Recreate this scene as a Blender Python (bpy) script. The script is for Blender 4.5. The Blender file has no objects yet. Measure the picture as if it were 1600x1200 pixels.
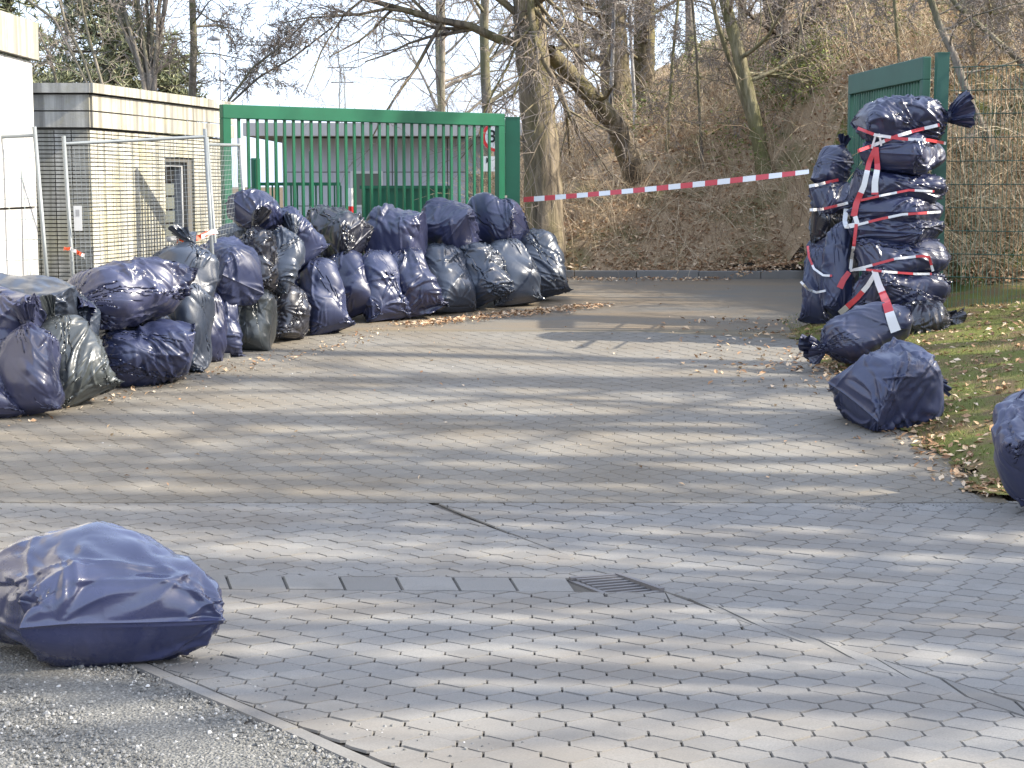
import bpy, math, random
import numpy as np
from mathutils import Vector, Matrix
from mathutils.bvhtree import BVHTree

# ---------------------------------------------------------------- camera, light, exposure
SC = bpy.context.scene
COL = SC.collection
F, HOR, CZ = 2600.0, 290.0, 2.2                       # focal length in photo pixels, horizon row, eye height
PITCH = math.atan((600-HOR)/F)
cam = bpy.data.cameras.new('camera'); camo = bpy.data.objects.new('camera', cam); COL.objects.link(camo)
cam.sensor_width = 36; cam.lens = 36*F/1600; cam.clip_start = .1; cam.clip_end = 3000
camo.location = (0, 0, CZ); camo.rotation_euler = (math.pi/2-PITCH, 0, 0)
SC.camera = camo
SUN_AZ, SUN_EL = math.radians(-5), math.radians(35.5)    # measured from +X towards +Y
SUN = Vector((math.cos(SUN_AZ)*math.cos(SUN_EL), math.sin(SUN_AZ)*math.cos(SUN_EL), math.sin(SUN_EL)))
wd = bpy.data.worlds.new('World'); SC.world = wd; wd.use_nodes = True
_n = wd.node_tree.nodes; _sky = _n.new('ShaderNodeTexSky'); _sky.sky_type = 'NISHITA'; _sky.sun_disc = False
_sky.sun_elevation = SUN_EL; _sky.sun_rotation = math.pi/2-SUN_AZ
_sky.air_density = 1.0; _sky.dust_density = 3.0; _sky.ozone_density = 1.4
_v = _n.new('ShaderNodeMix'); _v.data_type = 'RGBA'; _v.inputs[0].default_value = .44; _v.inputs[7].default_value = (7.4, 8.6, 11.2, 1)   # thin white cloud veil
wd.node_tree.links.new(_sky.outputs[0], _v.inputs[6]); wd.node_tree.links.new(_v.outputs[2], _n['Background'].inputs[0]); _n['Background'].inputs[1].default_value = .15
sl = bpy.data.lights.new('sun', 'SUN'); sl.energy = 5.0; sl.angle = math.radians(.6); sl.color = (1, .92, .78)
so = bpy.data.objects.new('sun', sl); COL.objects.link(so); so.rotation_euler = SUN.to_track_quat('Z', 'Y').to_euler()
SC.view_settings.view_transform = 'Standard'; SC.view_settings.look = 'None'
SC.view_settings.exposure = 1.0; SC.view_settings.gamma = 1; SC.view_settings.use_curve_mapping = False

# ---------------------------------------------------------------- geometry helpers
def ray(px, py):
    fw = Vector((0, math.cos(PITCH), -math.sin(PITCH))); up = Vector((0, math.sin(PITCH), math.cos(PITCH)))
    return Vector(((px-800)/F, 0, 0))+up*((600-py)/F)+fw
def at(px, py, Y):
    """the point at depth Y (metres in front of the camera) seen at a photo pixel"""
    d = ray(px, py); return Vector((0, 0, CZ))+d*(Y/d.y)

_GP = [(1400, 4.3), (1200, 5.4), (1045, 6.95), (912, 9.0), (788, 11.5), (640, 14.9), (560, 18.2), (515, 20.4), (470, 23.2), (435, 26.5)]
_gy = [a[1] for a in _GP]; _gz = [at(800, *a).z for a in _GP]
_py = np.arange(-20, 40.01, .05)
_pz = np.interp(_py, _gy, _gz)
_pz = np.where(_py < 4.3, _gz[0]+(4.3-_py)*.01, _pz)
_k = np.ones(25)/25
_pz = np.convolve(np.pad(_pz, 12, mode='edge'), _k, 'valid')
def prof(y): return np.interp(y, _py, _pz)
def ss(a, b, x):
    t = np.clip((np.asarray(x, float)-a)/(b-a), 0, 1); return t*t*(3-2*t)
def hillh(x, y):
    """the wooded bank: a steep foot, a gentler slope above it, and a crest that climbs to the right"""
    x = np.asarray(x, float); y = np.asarray(y, float)
    yt = 27.2-6.3*ss(4.5, 5.9, x)
    t = np.maximum(y-yt, 0); t = t-.4*(1-np.exp(-t/.4))
    h = ss(-2.5, 3, x)*(1.5*(1-np.exp(-.62*t))+.33*t)
    cap = np.clip(2.4+.52*x, .3, 9.5)
    h = cap*(1-np.exp(-(h/cap)**1.35))**(1/1.35)
    n = .16*np.sin(x*1.3+y*.7)+.12*np.sin(x*2.7-y*1.9+1)+.07*np.sin(x*5.1+y*4.3)
    e = np.minimum(.22*np.log1p(np.exp(np.clip((x-8), -20, 20)*1.5))/1.5, 3)*ss(30, 20, y)
    return h+n*np.clip(h, 0, 1)+e
def verge(x, y):
    return (ss(3.34, 3.7, x)*.07+.13*np.clip(x-3.5, 0, 4.5))*ss(11.6, 12.4, y)
def T(x, y): return prof(y)+verge(x, y)+hillh(x, y)
def Tz(x, y): return float(T(x, y))
def gp(px, py):
    """where the ray through a photo pixel meets the ground"""
    d = ray(px, py); ys = np.arange(3, 60, .02); k = ys/d.y
    zr = CZ+d.z*k; zt = T(d.x*k, ys)
    i = int(np.argmax(zr <= zt)); y = ys[i]
    return Vector((d.x*k[i], y, float(zt[i])))

class MB:
    """collects polygons and links them as one mesh object"""
    def __init__(s): s.v = []; s.f = []; s.m = []
    def quad(s, *p, m=0):
        b = len(s.v); s.v += [tuple(q) for q in p]; s.f.append(tuple(range(b, b+len(p)))); s.m.append(m)
    def box(s, O, U, N, u, n, z, m=0):
        """box in a frame: O origin, U and N horizontal directions, ranges along U, N and Z"""
        b = len(s.v); O = Vector(O); U = Vector(U); N = Vector(N); Z = Vector((0, 0, 1))
        for zz in z:
            for a, c in ((u[0], n[0]), (u[1], n[0]), (u[1], n[1]), (u[0], n[1])):
                s.v.append(tuple(O+U*a+N*c+Z*zz))
        fs = ((0, 3, 2, 1), (4, 5, 6, 7), (0, 1, 5, 4), (1, 2, 6, 5), (2, 3, 7, 6), (3, 0, 4, 7))
        if Vector(U).cross(Vector(N)).z < 0: fs = [f[::-1] for f in fs]
        for f in fs: s.f.append(tuple(b+i for i in f)); s.m.append(m)
    def tube(s, pts, rad, k=4, m=0, cap=False):
        P = np.array(pts, float); n = len(P)
        if n < 2: return
        t = np.gradient(P, axis=0); t /= np.maximum(np.linalg.norm(t, axis=1, keepdims=True), 1e-9)
        ref = np.array([0.31, .2, .93]) if abs(t[0][2]) < .8 else np.array([.95, .3, 0])
        a = np.cross(t, ref); a /= np.maximum(np.linalg.norm(a, axis=1, keepdims=True), 1e-9); b = np.cross(t, a)
        r = np.broadcast_to(np.asarray(rad, float), (n,))
        th = np.arange(k)*2*math.pi/k
        V = P[:, None]+(a[:, None]*np.cos(th)[None, :, None]+b[:, None]*np.sin(th)[None, :, None])*r[:, None, None]
        o = len(s.v); s.v += [tuple(q) for q in V.reshape(-1, 3).tolist()]
        for i in range(n-1):
            for j in range(k):
                j2 = (j+1) % k
                s.f.append((o+i*k+j, o+i*k+j2, o+(i+1)*k+j2, o+(i+1)*k+j)); s.m.append(m)
        if cap:
            s.f.append(tuple(o+j for j in range(k))[::-1]); s.f.append(tuple(o+(n-1)*k+j for j in range(k))); s.m += [m, m]
    def mesh(s, name, mats, smooth=False):
        me = bpy.data.meshes.new(name); me.from_pydata(s.v, [], s.f)
        for x in (mats if isinstance(mats, (list, tuple)) else [mats]): me.materials.append(x)
        if any(s.m): me.polygons.foreach_set('material_index', s.m)
        if smooth: me.shade_smooth()
        me.update(); return me
    def build(s, name, mats, parent=None, smooth=False, origin=None):
        if origin is not None: s.v = [(a-origin[0], b-origin[1], c-origin[2]) for a, b, c in s.v]
        return link(name, s.mesh(name, mats, smooth), parent, origin)
def link(name, me, parent=None, loc=None):
    o = bpy.data.objects.new(name, me); COL.objects.link(o)
    if parent is not None: o.parent = parent
    if loc is not None: o.location = loc
    return o
def tag(o, label=None, cat=None, group=None, kind=None):
    for k, v in (('label', label), ('category', cat), ('group', group), ('kind', kind)):
        if v: o[k] = v
    return o
def thing(name, label, cat, loc=(0, 0, 0), group=None):
    return tag(link(name, None, None, loc), label, cat, group)
def under(o, loc):
    """parts are built in world space: shift them so they sit under a thing placed at loc"""
    for c in o.children: c.location = Vector(c.location)-Vector(loc)
    o.location = loc
def grid_mesh(name, xs, ys, dz, mat, keep=None, fn=T):
    X, Y = np.meshgrid(np.array(xs, float), np.array(ys, float)); Z = fn(X, Y)+dz
    V = np.stack([X, Y, Z], -1).reshape(-1, 3); nx = len(xs)
    fs = []
    for j in range(len(ys)-1):
        for i in range(nx-1):
            if keep is None or keep((xs[i]+xs[i+1])/2, (ys[j]+ys[j+1])/2):
                a = j*nx+i; fs.append((a, a+1, a+nx+1, a+nx))
    me = bpy.data.meshes.new(name); me.from_pydata(V.tolist(), [], fs); me.materials.append(mat); me.shade_smooth()
    return link(name, me)

# ---------------------------------------------------------------- materials
class N:
    """a tiny node-graph writer"""
    def __init__(s, name, rough=.8, spec=.3):
        s.m = bpy.data.materials.new(name); s.m.use_nodes = True; s.t = s.m.node_tree; s.b = s.t.nodes['Principled BSDF']
        s.b.inputs['Roughness'].default_value = rough; s.b.inputs['Specular IOR Level'].default_value = spec
        s.pos = s.new('ShaderNodeNewGeometry').outputs['Position']
    def new(s, t, **k):
        n = s.t.nodes.new(t)
        for a, v in k.items(): setattr(n, a, v)
        return n
    def put(s, sock, v):
        if hasattr(v, 'is_linked'): s.t.links.new(v, sock)
        else: sock.default_value = v
    def noise(s, scale, detail=4, rough=.55, vec=None, stretch=None, kind='FBM', dist=0):
        v = vec if vec is not None else s.pos
        if stretch:
            mp = s.new('ShaderNodeMapping'); s.put(mp.inputs['Vector'], v); mp.inputs['Scale'].default_value = stretch; v = mp.outputs[0]
        n = s.new('ShaderNodeTexNoise', noise_type=kind); s.put(n.inputs['Vector'], v)
        n.inputs['Scale'].default_value = scale; n.inputs['Detail'].default_value = detail; n.inputs['Roughness'].default_value = rough
        n.inputs['Distortion'].default_value = dist
        return n.outputs['Fac']
    def ramp(s, fac, *stops):
        r = s.new('ShaderNodeValToRGB'); s.put(r.inputs[0], fac); e = r.color_ramp.elements
        while len(e) < len(stops): e.new(.5)
        for i, (p, c) in enumerate(stops):
            e[i].position = p; e[i].color = (c, c, c, 1) if isinstance(c, (int, float)) else (*c, 1)
        return r.outputs[0]
    def mix(s, fac, a, b, mode='MIX'):
        n = s.new('ShaderNodeMix', data_type='RGBA', blend_type=mode); s.put(n.inputs[0], fac)
        for i, v in ((6, a), (7, b)):
            if isinstance(v, (int, float)): v = (v, v, v)
            s.put(n.inputs[i], (*v, 1) if isinstance(v, tuple) else v)
        return n.outputs[2]
    def math(s, op, a, b=0):
        n = s.new('ShaderNodeMath', operation=op); s.put(n.inputs[0], a); s.put(n.inputs[1], b); return n.outputs[0]
    def rand(s):
        """one random number per loose piece and per object"""
        a = s.new('ShaderNodeNewGeometry').outputs['Random Per Island']; o = s.new('ShaderNodeObjectInfo').outputs['Random']
        return s.math('FRACT', s.math('ADD', a, o))
    def bump(s, h, strength=.3, dist=.02):
        b = s.new('ShaderNodeBump'); b.inputs['Strength'].default_value = strength; b.inputs['Distance'].default_value = dist
        s.put(b.inputs['Height'], h)
        if s.b.inputs['Normal'].is_linked: s.put(b.inputs['Normal'], s.b.inputs['Normal'].links[0].from_socket)
        s.put(s.b.inputs['Normal'], b.outputs[0])
    def col(s, c): s.put(s.b.inputs['Base Color'], (*c, 1) if isinstance(c, tuple) else c); return s.m
    def obj(s): return s.new('ShaderNodeTexCoord').outputs['Object']

def paver_mat(name, base, dirt, amount, var=1):
    n = N(name, .85, .25); r = n.rand()
    c = n.mix(r, tuple(x*(1-.2*var) for x in base), tuple(x*(1+.15*var) for x in base))
    c = n.mix(n.ramp(n.noise(140, 2), (.35, 0), (.7, 1)), c, n.mix(.5, c, .12), 'MIX')
    big = n.noise(.7, 6, .6, stretch=(1, 1.6, 1))
    c = n.mix(n.ramp(big, (.62-amount*.35, 0), (.74, amount)), c, dirt)
    c = n.mix(n.ramp(n.noise(3.1, 6, .7), (.55, 0), (.75, .45)), c, tuple(x*.55 for x in base))
    n.bump(n.noise(220, 3), .25, .003); n.col(c); return n.m
M = {}
M['paver'] = paver_mat('paver_concrete', (.236, .227, .209), (.16, .133, .1), .6, .6)
M['paver_dirty'] = paver_mat('paver_worn', (.222, .206, .176), (.15, .122, .085), .75, .45)
M['slab'] = paver_mat('slab_concrete', (.22, .212, .195), (.16, .133, .1), .5)
n = N('joint_sand', .95, .1); M['joint'] = n.col(n.mix(n.noise(60), (.07, .065, .058), (.14, .125, .105)))
n = N('joint_dirt', .95, .1); M['joint_dirt'] = n.col(n.mix(n.noise(40), (.12, .10, .07), (.22, .19, .14)))
n = N('soil', .95, .1); M['soil'] = n.col(n.mix(n.noise(3, 8, .7), (.07, .05, .03), (.17, .13, .08))); n.bump(n.noise(30, 6), .5, .02)
n = N('asphalt', .9, .25)
c = n.mix(n.ramp(n.noise(160, 3), (.3, 0), (.7, 1)), (.10, .095, .085), (.20, .185, .155))
c = n.mix(n.ramp(n.noise(.8, 7, .65, stretch=(.5, 1.3, 1)), (.38, 0), (.62, .85)), c, (.20, .15, .095)); n.bump(n.noise(180, 4), .4, .006); M['asphalt'] = n.col(c)
n = N('gravel_bed', .9, .2); v = n.new('ShaderNodeTexVoronoi'); n.put(v.inputs['Vector'], n.pos); v.inputs['Scale'].default_value = 85
c = n.mix(n.ramp(n.noise(75, 2), (.3, 0), (.7, 1)), (.10, .098, .09), (.24, .235, .215)); n.bump(v.outputs['Distance'], .9, .012); M['gravel_bed'] = n.col(c)
n = N('gravel_stone', .75, .3); M['stone'] = n.col(n.ramp(n.rand(), (0, (.10, .10, .095)), (.6, (.2, .195, .18)), (.96, (.27, .265, .25)), (1, (.6, .59, .56))))
n = N('leaf_litter', .85, .2)
c = n.mix(n.noise(24, 6, .7), (.26, .18, .105), (.64, .48, .31)); c = n.mix(n.ramp(n.noise(1.1, 6, .6), (.48, 0), (.6, .7)), c, (.16, .155, .065)); n.bump(n.noise(22, 8, .7), 1, .06); M['hill'] = n.col(c)
n = N('dry_leaf', .7, .25); M['leaf'] = n.col(n.ramp(n.rand(), (0, (.18, .095, .05)), (.4, (.42, .255, .14)), (.75, (.58, .42, .26)), (1, (.68, .55, .4))))
n = N('moss_turf', .95, .15)
c = n.mix(n.noise(35, 6, .7), (.075, .085, .02), (.18, .19, .055)); c = n.mix(n.ramp(n.noise(2.6, 6, .65), (.44, 0), (.58, .9)), c, (.15, .105, .06)); n.bump(n.noise(45, 6), .8, .03); M['turf'] = n.col(c)
n = N('grass_blade', .6, .3); M['blade'] = n.col(n.ramp(n.rand(), (0, (.07, .095, .018)), (.5, (.15, .18, .04)), (.8, (.22, .2, .075)), (1, (.34, .28, .15))))
n = N('green_leaf', .5, .4); M['green_leaf'] = n.col(n.ramp(n.rand(), (0, (.07, .10, .02)), (.6, (.17, .21, .045)), (1, (.3, .31, .09))))
n = N('dry_stem', .85, .2); M['stem'] = n.col(n.ramp(n.rand(), (0, (.18, .13, .085)), (.45, (.40, .30, .19)), (.8, (.58, .46, .31)), (1, (.7, .6, .44))))
def bark(name, a, b, moss=None):
    n = N(name, .9, .15)
    f = n.noise(9, 6, .65, stretch=(1, 1, .16), dist=.6); c = n.mix(n.ramp(f, (.35, 0), (.65, 1)), a, b)
    if moss: c = n.mix(n.ramp(n.noise(1.3, 5, .6, stretch=(1, 1, .35)), (.45, 0), (.62, .75)), c, moss)
    n.bump(f, 1, .05); n.bump(n.noise(60, 3), .3, .01); return n.col(c)
M['bark'] = bark('oak_bark', (.06, .05, .04), (.27, .22, .155), (.16, .145, .055))
M['bark_dark'] = bark('dark_bark', (.045, .036, .03), (.15, .12, .095))
M['bark_grey'] = bark('grey_bark', (.09, .078, .066), (.31, .27, .225), (.14, .14, .07))
M['bark_pale'] = bark('pale_bark', (.11, .095, .06), (.36, .32, .22), (.14, .14, .055))
M['bark_birch'] = bark('birch_bark', (.10, .09, .08), (.62, .6, .57))
M['twig'] = N('twig', .85, .2).col((.22, .185, .155))
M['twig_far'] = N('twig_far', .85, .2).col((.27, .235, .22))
n = N('pine_needle', .6, .3); M['needle'] = n.col(n.ramp(n.rand(), (0, (.08, .095, .05)), (.5, (.17, .185, .10)), (1, (.3, .3, .18))))
n = N('concrete_panel', .85, .25)
st = n.noise(2.3, 5, .6, stretch=(3.2, 3.2, .18)); c = n.mix(n.ramp(st, (.42, 0), (.66, .85)), (.66, .645, .61), (.27, .26, .24)); c = n.mix(n.ramp(n.noise(30, 5), (.4, 0), (.8, .3)), c, (.33, .32, .3)); n.bump(n.noise(90, 4), .2, .006); M['panel'] = n.col(c)
n = N('concrete_weathered', .9, .2)
st = n.noise(2.0, 5, .65, stretch=(3.4, 3.4, .14)); c = n.mix(n.ramp(st, (.36, 0), (.62, .9)), (.50, .48, .42), (.20, .19, .165)); c = n.mix(n.ramp(n.noise(4, 6, .7), (.5, 0), (.72, .5)), c, (.33, .3, .16)); n.bump(n.noise(70, 5), .3, .008); M['weathered'] = n.col(c)
n = N('clinker_tile', .8, .3)
c = n.mix(n.rand(), (.44, .425, .37), (.56, .54, .47)); st = n.noise(2.4, 5, .6, stretch=(3.5, 3.5, .12)); c = n.mix(n.ramp(st, (.4, 0), (.6, .85)), c, (.25, .24, .19)); c = n.mix(n.ramp(n.noise(1.2, 4, .6), (.5, 0), (.7, .5)), c, (.5, .44, .22)); M['tile'] = n.col(c)
M['mortar'] = N('dark_joint', .95, .1).col((.13, .125, .115))
def paint(name, c, rough=.38, wear=.5):
    n = N(name, rough, .5); k = n.mix(n.ramp(n.noise(2.2, 6, .6), (.4, 0), (.75, wear)), c, tuple(x*.62 for x in c))
    k = n.mix(n.ramp(n.noise(40, 4), (.62, 0), (.75, .3)), k, tuple(x*.8+.04 for x in c)); n.bump(n.noise(120, 2), .05, .002); return n.col(k)
M['green'] = paint('green_paint', (.004, .105, .05))
M['green_dull'] = paint('greyish_green_paint', (.025, .10, .07), .5)  # greyer green for the open leaf and its hinge post
M['galv'] = paint('galvanised_steel', (.27, .29, .29), .5); M['galv'].node_tree.nodes['Principled BSDF'].inputs['Metallic'].default_value = .35
M['white'] = paint('white_paint', (.72, .72, .70), .5, .3)
M['wire_green'] = paint('green_wire', (.012, .06, .045), .5)
M['wire_white'] = paint('coated_wire', (.36, .42, .40), .5)
M['iron'] = paint('cast_iron', (.15, .14, .135), .6)
M['glass'] = N('glass_block', .15, .5).col((.16, .17, .15))
M['dark'] = N('dark_recess', .9, .1).col((.02, .02, .02))
M['bluewall'] = paint('pale_wall', (.50, .52, .56), .7, .3)
M['fascia'] = paint('grey_fascia', (.38, .385, .39), .7, .4)
M['red'] = N('red_print', .4, .4).col((.55, .025, .03))
M['redfilm'] = N('red_film', .35, .45).col((.55, .06, .07)); M['whitefilm'] = N('white_film', .35, .45).col((.74, .74, .73))
M['orange'] = N('orange_film', .35, .45).col((.75, .10, .03))
M['black'] = N('black_print', .5, .3).col((.015, .015, .015))

def plastic(name, c, rough=.34, coat=.55, scale=1):
    n = N(name, rough, .55); v = n.obj()
    w = n.noise(3.2*scale, 3, .5, vec=v, kind='RIDGED_MULTIFRACTAL', dist=1.2)
    n.bump(w, .35, .03)
    n.bump(n.noise(11*scale, 4, .6, vec=v, stretch=(1, 1, .4), kind='RIDGED_MULTIFRACTAL', dist=.7), .3, .01)
    n.bump(n.noise(38*scale, 3, .6, vec=v, dist=.6), .2, .004)
    k = n.mix(n.noise(1.6, 4, .6, vec=v), tuple(x*.8 for x in c), tuple(x*1.2 for x in c))
    k = n.mix(n.ramp(n.noise(6, 6, .7, vec=v), (.55, 0), (.8, .14)), k, (.2, .185, .165))
    n.b.inputs['Coat Weight'].default_value = coat; n.b.inputs['Coat Roughness'].default_value = .13
    n.put(n.b.inputs['Roughness'], n.ramp(n.noise(4, 4, .6, vec=v), (.3, rough-.06), (.7, rough+.14)))
    return n.col(k)
M['navy'] = plastic('navy_film', (.018, .023, .062))
M['violet'] = plastic('violet_film', (.034, .039, .087), .36)
M['lilac'] = plastic('pale_violet_film', (.034, .040, .096), .24, .9)
M['slate'] = plastic('slate_film', (.034, .045, .068), .36)
M['olive'] = plastic('grey_green_film', (.05, .057, .057), .36)
M['ink'] = plastic('black_film', (.014, .015, .024), .28, .7)
M['soft'] = plastic('soft_blue_film', (.025, .033, .08), .4, .3)

# ---------------------------------------------------------------- ground, road, paving
rng = random.Random(7)
def S(o): return tag(o, kind='structure')
def lin(a, b, st): return list(np.arange(a, b+st*.5, st))
gx = [-400, -200, -100, -60]+lin(-40, 40, 2)+[60, 100, 200, 400]
gy = [-20, -10, -4]+lin(0, 40, .5)+lin(42, 80, 2)+[100, 150, 250, 500, 1200]
S(grid_mesh('ground', gx, gy, -.06, M['soil'], fn=lambda x, y: prof(np.minimum(y, 30))+ss(28, 90, y)*.4+hillh(np.minimum(x, 9), np.minimum(y, 60))*0))
S(grid_mesh('road', lin(-13, 4.8, .4), lin(20.1, 27.2, .1), -.012, M['asphalt'], fn=lambda x, y: prof(y)+.01*np.sin(x*1.7+y)*np.sin(y*2.3)))
drive = S(grid_mesh('driveway', lin(-8, 10, .5), lin(2.5, 20.4, .1), -.016, M['joint'], keep=lambda x, y: y < 11.5, fn=lambda x, y: prof(y)))
upper = S(grid_mesh('upper_driveway', lin(-6.5, 3.5, .5), lin(11.52, 20.42, .1), -.006, M['joint_dirt'], fn=lambda x, y: prof(y)))
vg = S(grid_mesh('verge', lin(3.2, 10.1, .05), lin(11.45, 27, .05), .004, M['turf'], keep=lambda x, y: not (x < 4.6 and y > 20.3) and x > 3.38+.07*math.sin(y*3.1)+.05*math.sin(y*8.7+1)+.03*math.sin(y*21) and y > 11.62+.07*math.sin(x*4.3)+.05*math.sin(x*11+2)+.03*math.sin(x*25), fn=lambda x, y: T(x, y)+.02*np.sin(x*4+y*3)*np.sin(y*5-x)))
hill = S(grid_mesh('hill', lin(-6, 34, .25), lin(12, 75, .25), -.01, M['hill'], keep=lambda x, y: float(hillh(x, y)) > .035))

def clip(poly, con):
    """cuts a convex polygon with a convex outline (both counter-clockwise)"""
    out = poly
    for i in range(len(con)):
        a, b = con[i], con[(i+1) % len(con)]; ex, ey = b[0]-a[0], b[1]-a[1]
        src, out = out, []
        for j in range(len(src)):
            p, q = src[j], src[(j+1) % len(src)]
            dp = ex*(p[1]-a[1])-ey*(p[0]-a[0]); dq = ex*(q[1]-a[1])-ey*(q[0]-a[0])
            if dp >= 0: out.append(p)
            if (dp >= 0) != (dq >= 0):
                t = dp/(dp-dq); out.append((p[0]+t*(q[0]-p[0]), p[1]+t*(q[1]-p[1])))
        if len(out) < 3: return []
    return out
def inset(poly, d):
    """moves every edge of a convex outline inwards by the same distance"""
    o = []; n = len(poly)
    for i in range(n):
        (ax, ay), (bx, by), (cx, cy) = poly[i-1], poly[i], poly[(i+1) % n]
        l1 = math.hypot(bx-ax, by-ay) or 1e-9; l2 = math.hypot(cx-bx, cy-by) or 1e-9
        n1 = (-(by-ay)/l1, (bx-ax)/l1); n2 = (-(cy-by)/l2, (cx-bx)/l2); k = d/max(.35, 1+n1[0]*n2[0]+n1[1]*n2[1])
        o.append((bx+(n1[0]+n2[0])*k, by+(n1[1]+n2[1])*k))
    return o
def stone(mb, poly, zf, lift, joint=.0020, bev=.0028, depth=.010):
    """one paving stone: a top face with a worn edge all round"""
    o = inset(poly, joint); t = inset(o, bev); n = len(o); b = len(mb.v)
    mb.v += [(x, y, zf(x, y)+lift-depth) for x, y in o]+[(x, y, zf(x, y)+lift) for x, y in t]
    mb.f.append(tuple(b+n+i for i in range(n))); mb.m.append(0)
    for i in range(n):
        j = (i+1) % n; mb.f.append((b+i, b+j, b+n+j, b+n+i)); mb.m.append(0)
def inside(p, poly):
    c = False
    for i in range(len(poly)):
        (x1, y1), (x2, y2) = poly[i], poly[i-1]
        if (y1 > p[1]) != (y2 > p[1]) and p[0] < (x2-x1)*(p[1]-y1)/(y2-y1)+x1: c = not c
    return c
PL, PP, PA = .2, .139, .037
_w = [(-.5, PA), (-.43, PA), (-.07, PP-PA), (.07, PP-PA), (.43, PA), (.5, PA)]
SHAPE = [(u*PL*.993, -w) for u, w in _w]+[(u*PL*.993, w) for u, w in reversed(_w)]
def patch(outline, angle, origin, parts=None):
    """all stones of one laying direction inside an outline"""
    ca, sa = math.cos(angle), math.sin(angle); ox, oy = origin
    loc = [((x-ox)*ca+(y-oy)*sa, -(x-ox)*sa+(y-oy)*ca) for x, y in outline]
    u0, u1 = min(p[0] for p in loc), max(p[0] for p in loc); v0, v1 = min(p[1] for p in loc), max(p[1] for p in loc)
    res = []
    for k in range(int(v0/PP)-1, int(v1/PP)+2):
        for i in range(int(u0/PL)-1, int(u1/PL)+2):
            uc = i*PL+(PL/2 if k % 2 else 0)+.004*math.sin(k*2.1); vc = k*PP
            poly = [(ox+(uc+a)*ca-(vc+b)*sa, oy+(uc+a)*sa+(vc+b)*ca) for a, b in SHAPE]
            cs = [clip(poly, outline)] if parts is None else ([poly] if all(inside(v, outline) for v in poly) else [clip(poly, o) for o in parts])
            for c in cs:
                if len(c) < 3: continue
                ar = abs(sum(c[q][0]*c[(q+1) % len(c)][1]-c[(q+1) % len(c)][0]*c[q][1] for q in range(len(c))))/2
                if ar > .0015: res.append((c, ar > .0277, (ox+uc*ca-vc*sa, oy+uc*sa+vc*ca), angle))
    return res
def pix(*pts): return [tuple(gp(*p).xy) for p in pts]
def ccw(p):
    a = sum(p[i][0]*p[(i+1) % len(p)][1]-p[(i+1) % len(p)][0]*p[i][1] for i in range(len(p))); return p if a > 0 else p[::-1]
kA, kB = gp(240, 1040), gp(618, 1200)                  # inner edge of the flush edging between gravel and paving
kd = (kB-kA).normalized(); kA2, kB2 = kA-kd*4, kB+kd*1.5
near_line = 4.6
kT = gp(-40, 917.5); v1, v2 = pix((1040, 927), (1150, 966)); vx = float(gp(1720, 1160).x); vy = float(gp(1720, 1160).y)
def lerp2(a, b, x): t = (x-a[0])/(b[0]-a[0]); return (x, a[1]+t*(b[1]-a[1]))
A_top = [tuple(kT.xy), v1, v2, (vx, vy)]; kbx = float(kB2.x)
A_parts = [ccw([tuple(kT.xy), lerp2(tuple(kT.xy), v1, kbx), tuple(kB2.xy)]), ccw([lerp2(tuple(kT.xy), v1, kbx), v1, (v1[0], near_line), (kbx, near_line)]),
           ccw([v1, v2, (v2[0], near_line), (v1[0], near_line)]), ccw([v2, (vx, vy), (vx, near_line), (v2[0], near_line)])]
A_out = A_top+[(vx, near_line), tuple(kB2.xy)]
B_out = ccw([(float(gp(-700, 790).x), 11.49), (float(gp(668, 790).x), 11.49)]+pix((992, 904), (-500, 895.5)))
C_out = ccw([(float(gp(684, 790).x), 11.49), (float(gp(2400, 790).x), 11.49)]+[(6.5, 8.0), (6.5, 4.6)]+pix((1720, 1134)))
dA, dB, dC = patch(A_out, .0, (.3, 6), A_parts), patch(B_out, math.pi/2-.06, (-.5, 10)), patch(C_out, math.radians(8), (1.5, 9))
D_out = [(-6.2, 11.513), (3.33, 11.513), (3.33, 19.6), (1.5, 20.25), (-6.2, 20.25)]
dD = patch(D_out, math.radians(-5), (0, 12))
zp = lambda x, y: float(prof(y))
stones = dA+dB+dC
whole = sorted([q for q in stones if q[1] and abs(q[2][0]) < .33*q[2][1]+.1], key=lambda q: q[2][1])
single = whole[:285]; sid = {id(q) for q in single}
cut = MB(); fl = lambda x, y: 0.0
stone(cut, SHAPE, fl, 0); pm = cut.mesh('paver', M['paver'])
for q in single:
    o = link('paver', pm, drive); x, y = q[2]; sl_ = (zp(0, y+.1)-zp(0, y-.1))/.2
    o.location = (x, y, zp(x, y)+rng.uniform(-.002, .0025)); o.rotation_euler = (math.atan(sl_)+rng.uniform(-.008, .008), rng.uniform(-.008, .008), q[3])
f_ = MB()
for q in stones:
    if id(q) not in sid: stone(f_, q[0], zp, rng.uniform(-.002, .0025))
tag(f_.build('paver_field', M['paver'], drive), kind='stuff')
f_ = MB()
for q in dD: stone(f_, q[0], zp, rng.uniform(-.0015, .0015), .0016, .004, .007)
tag(f_.build('paver_field', M['paver_dirty'], upper), kind='stuff')

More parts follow.
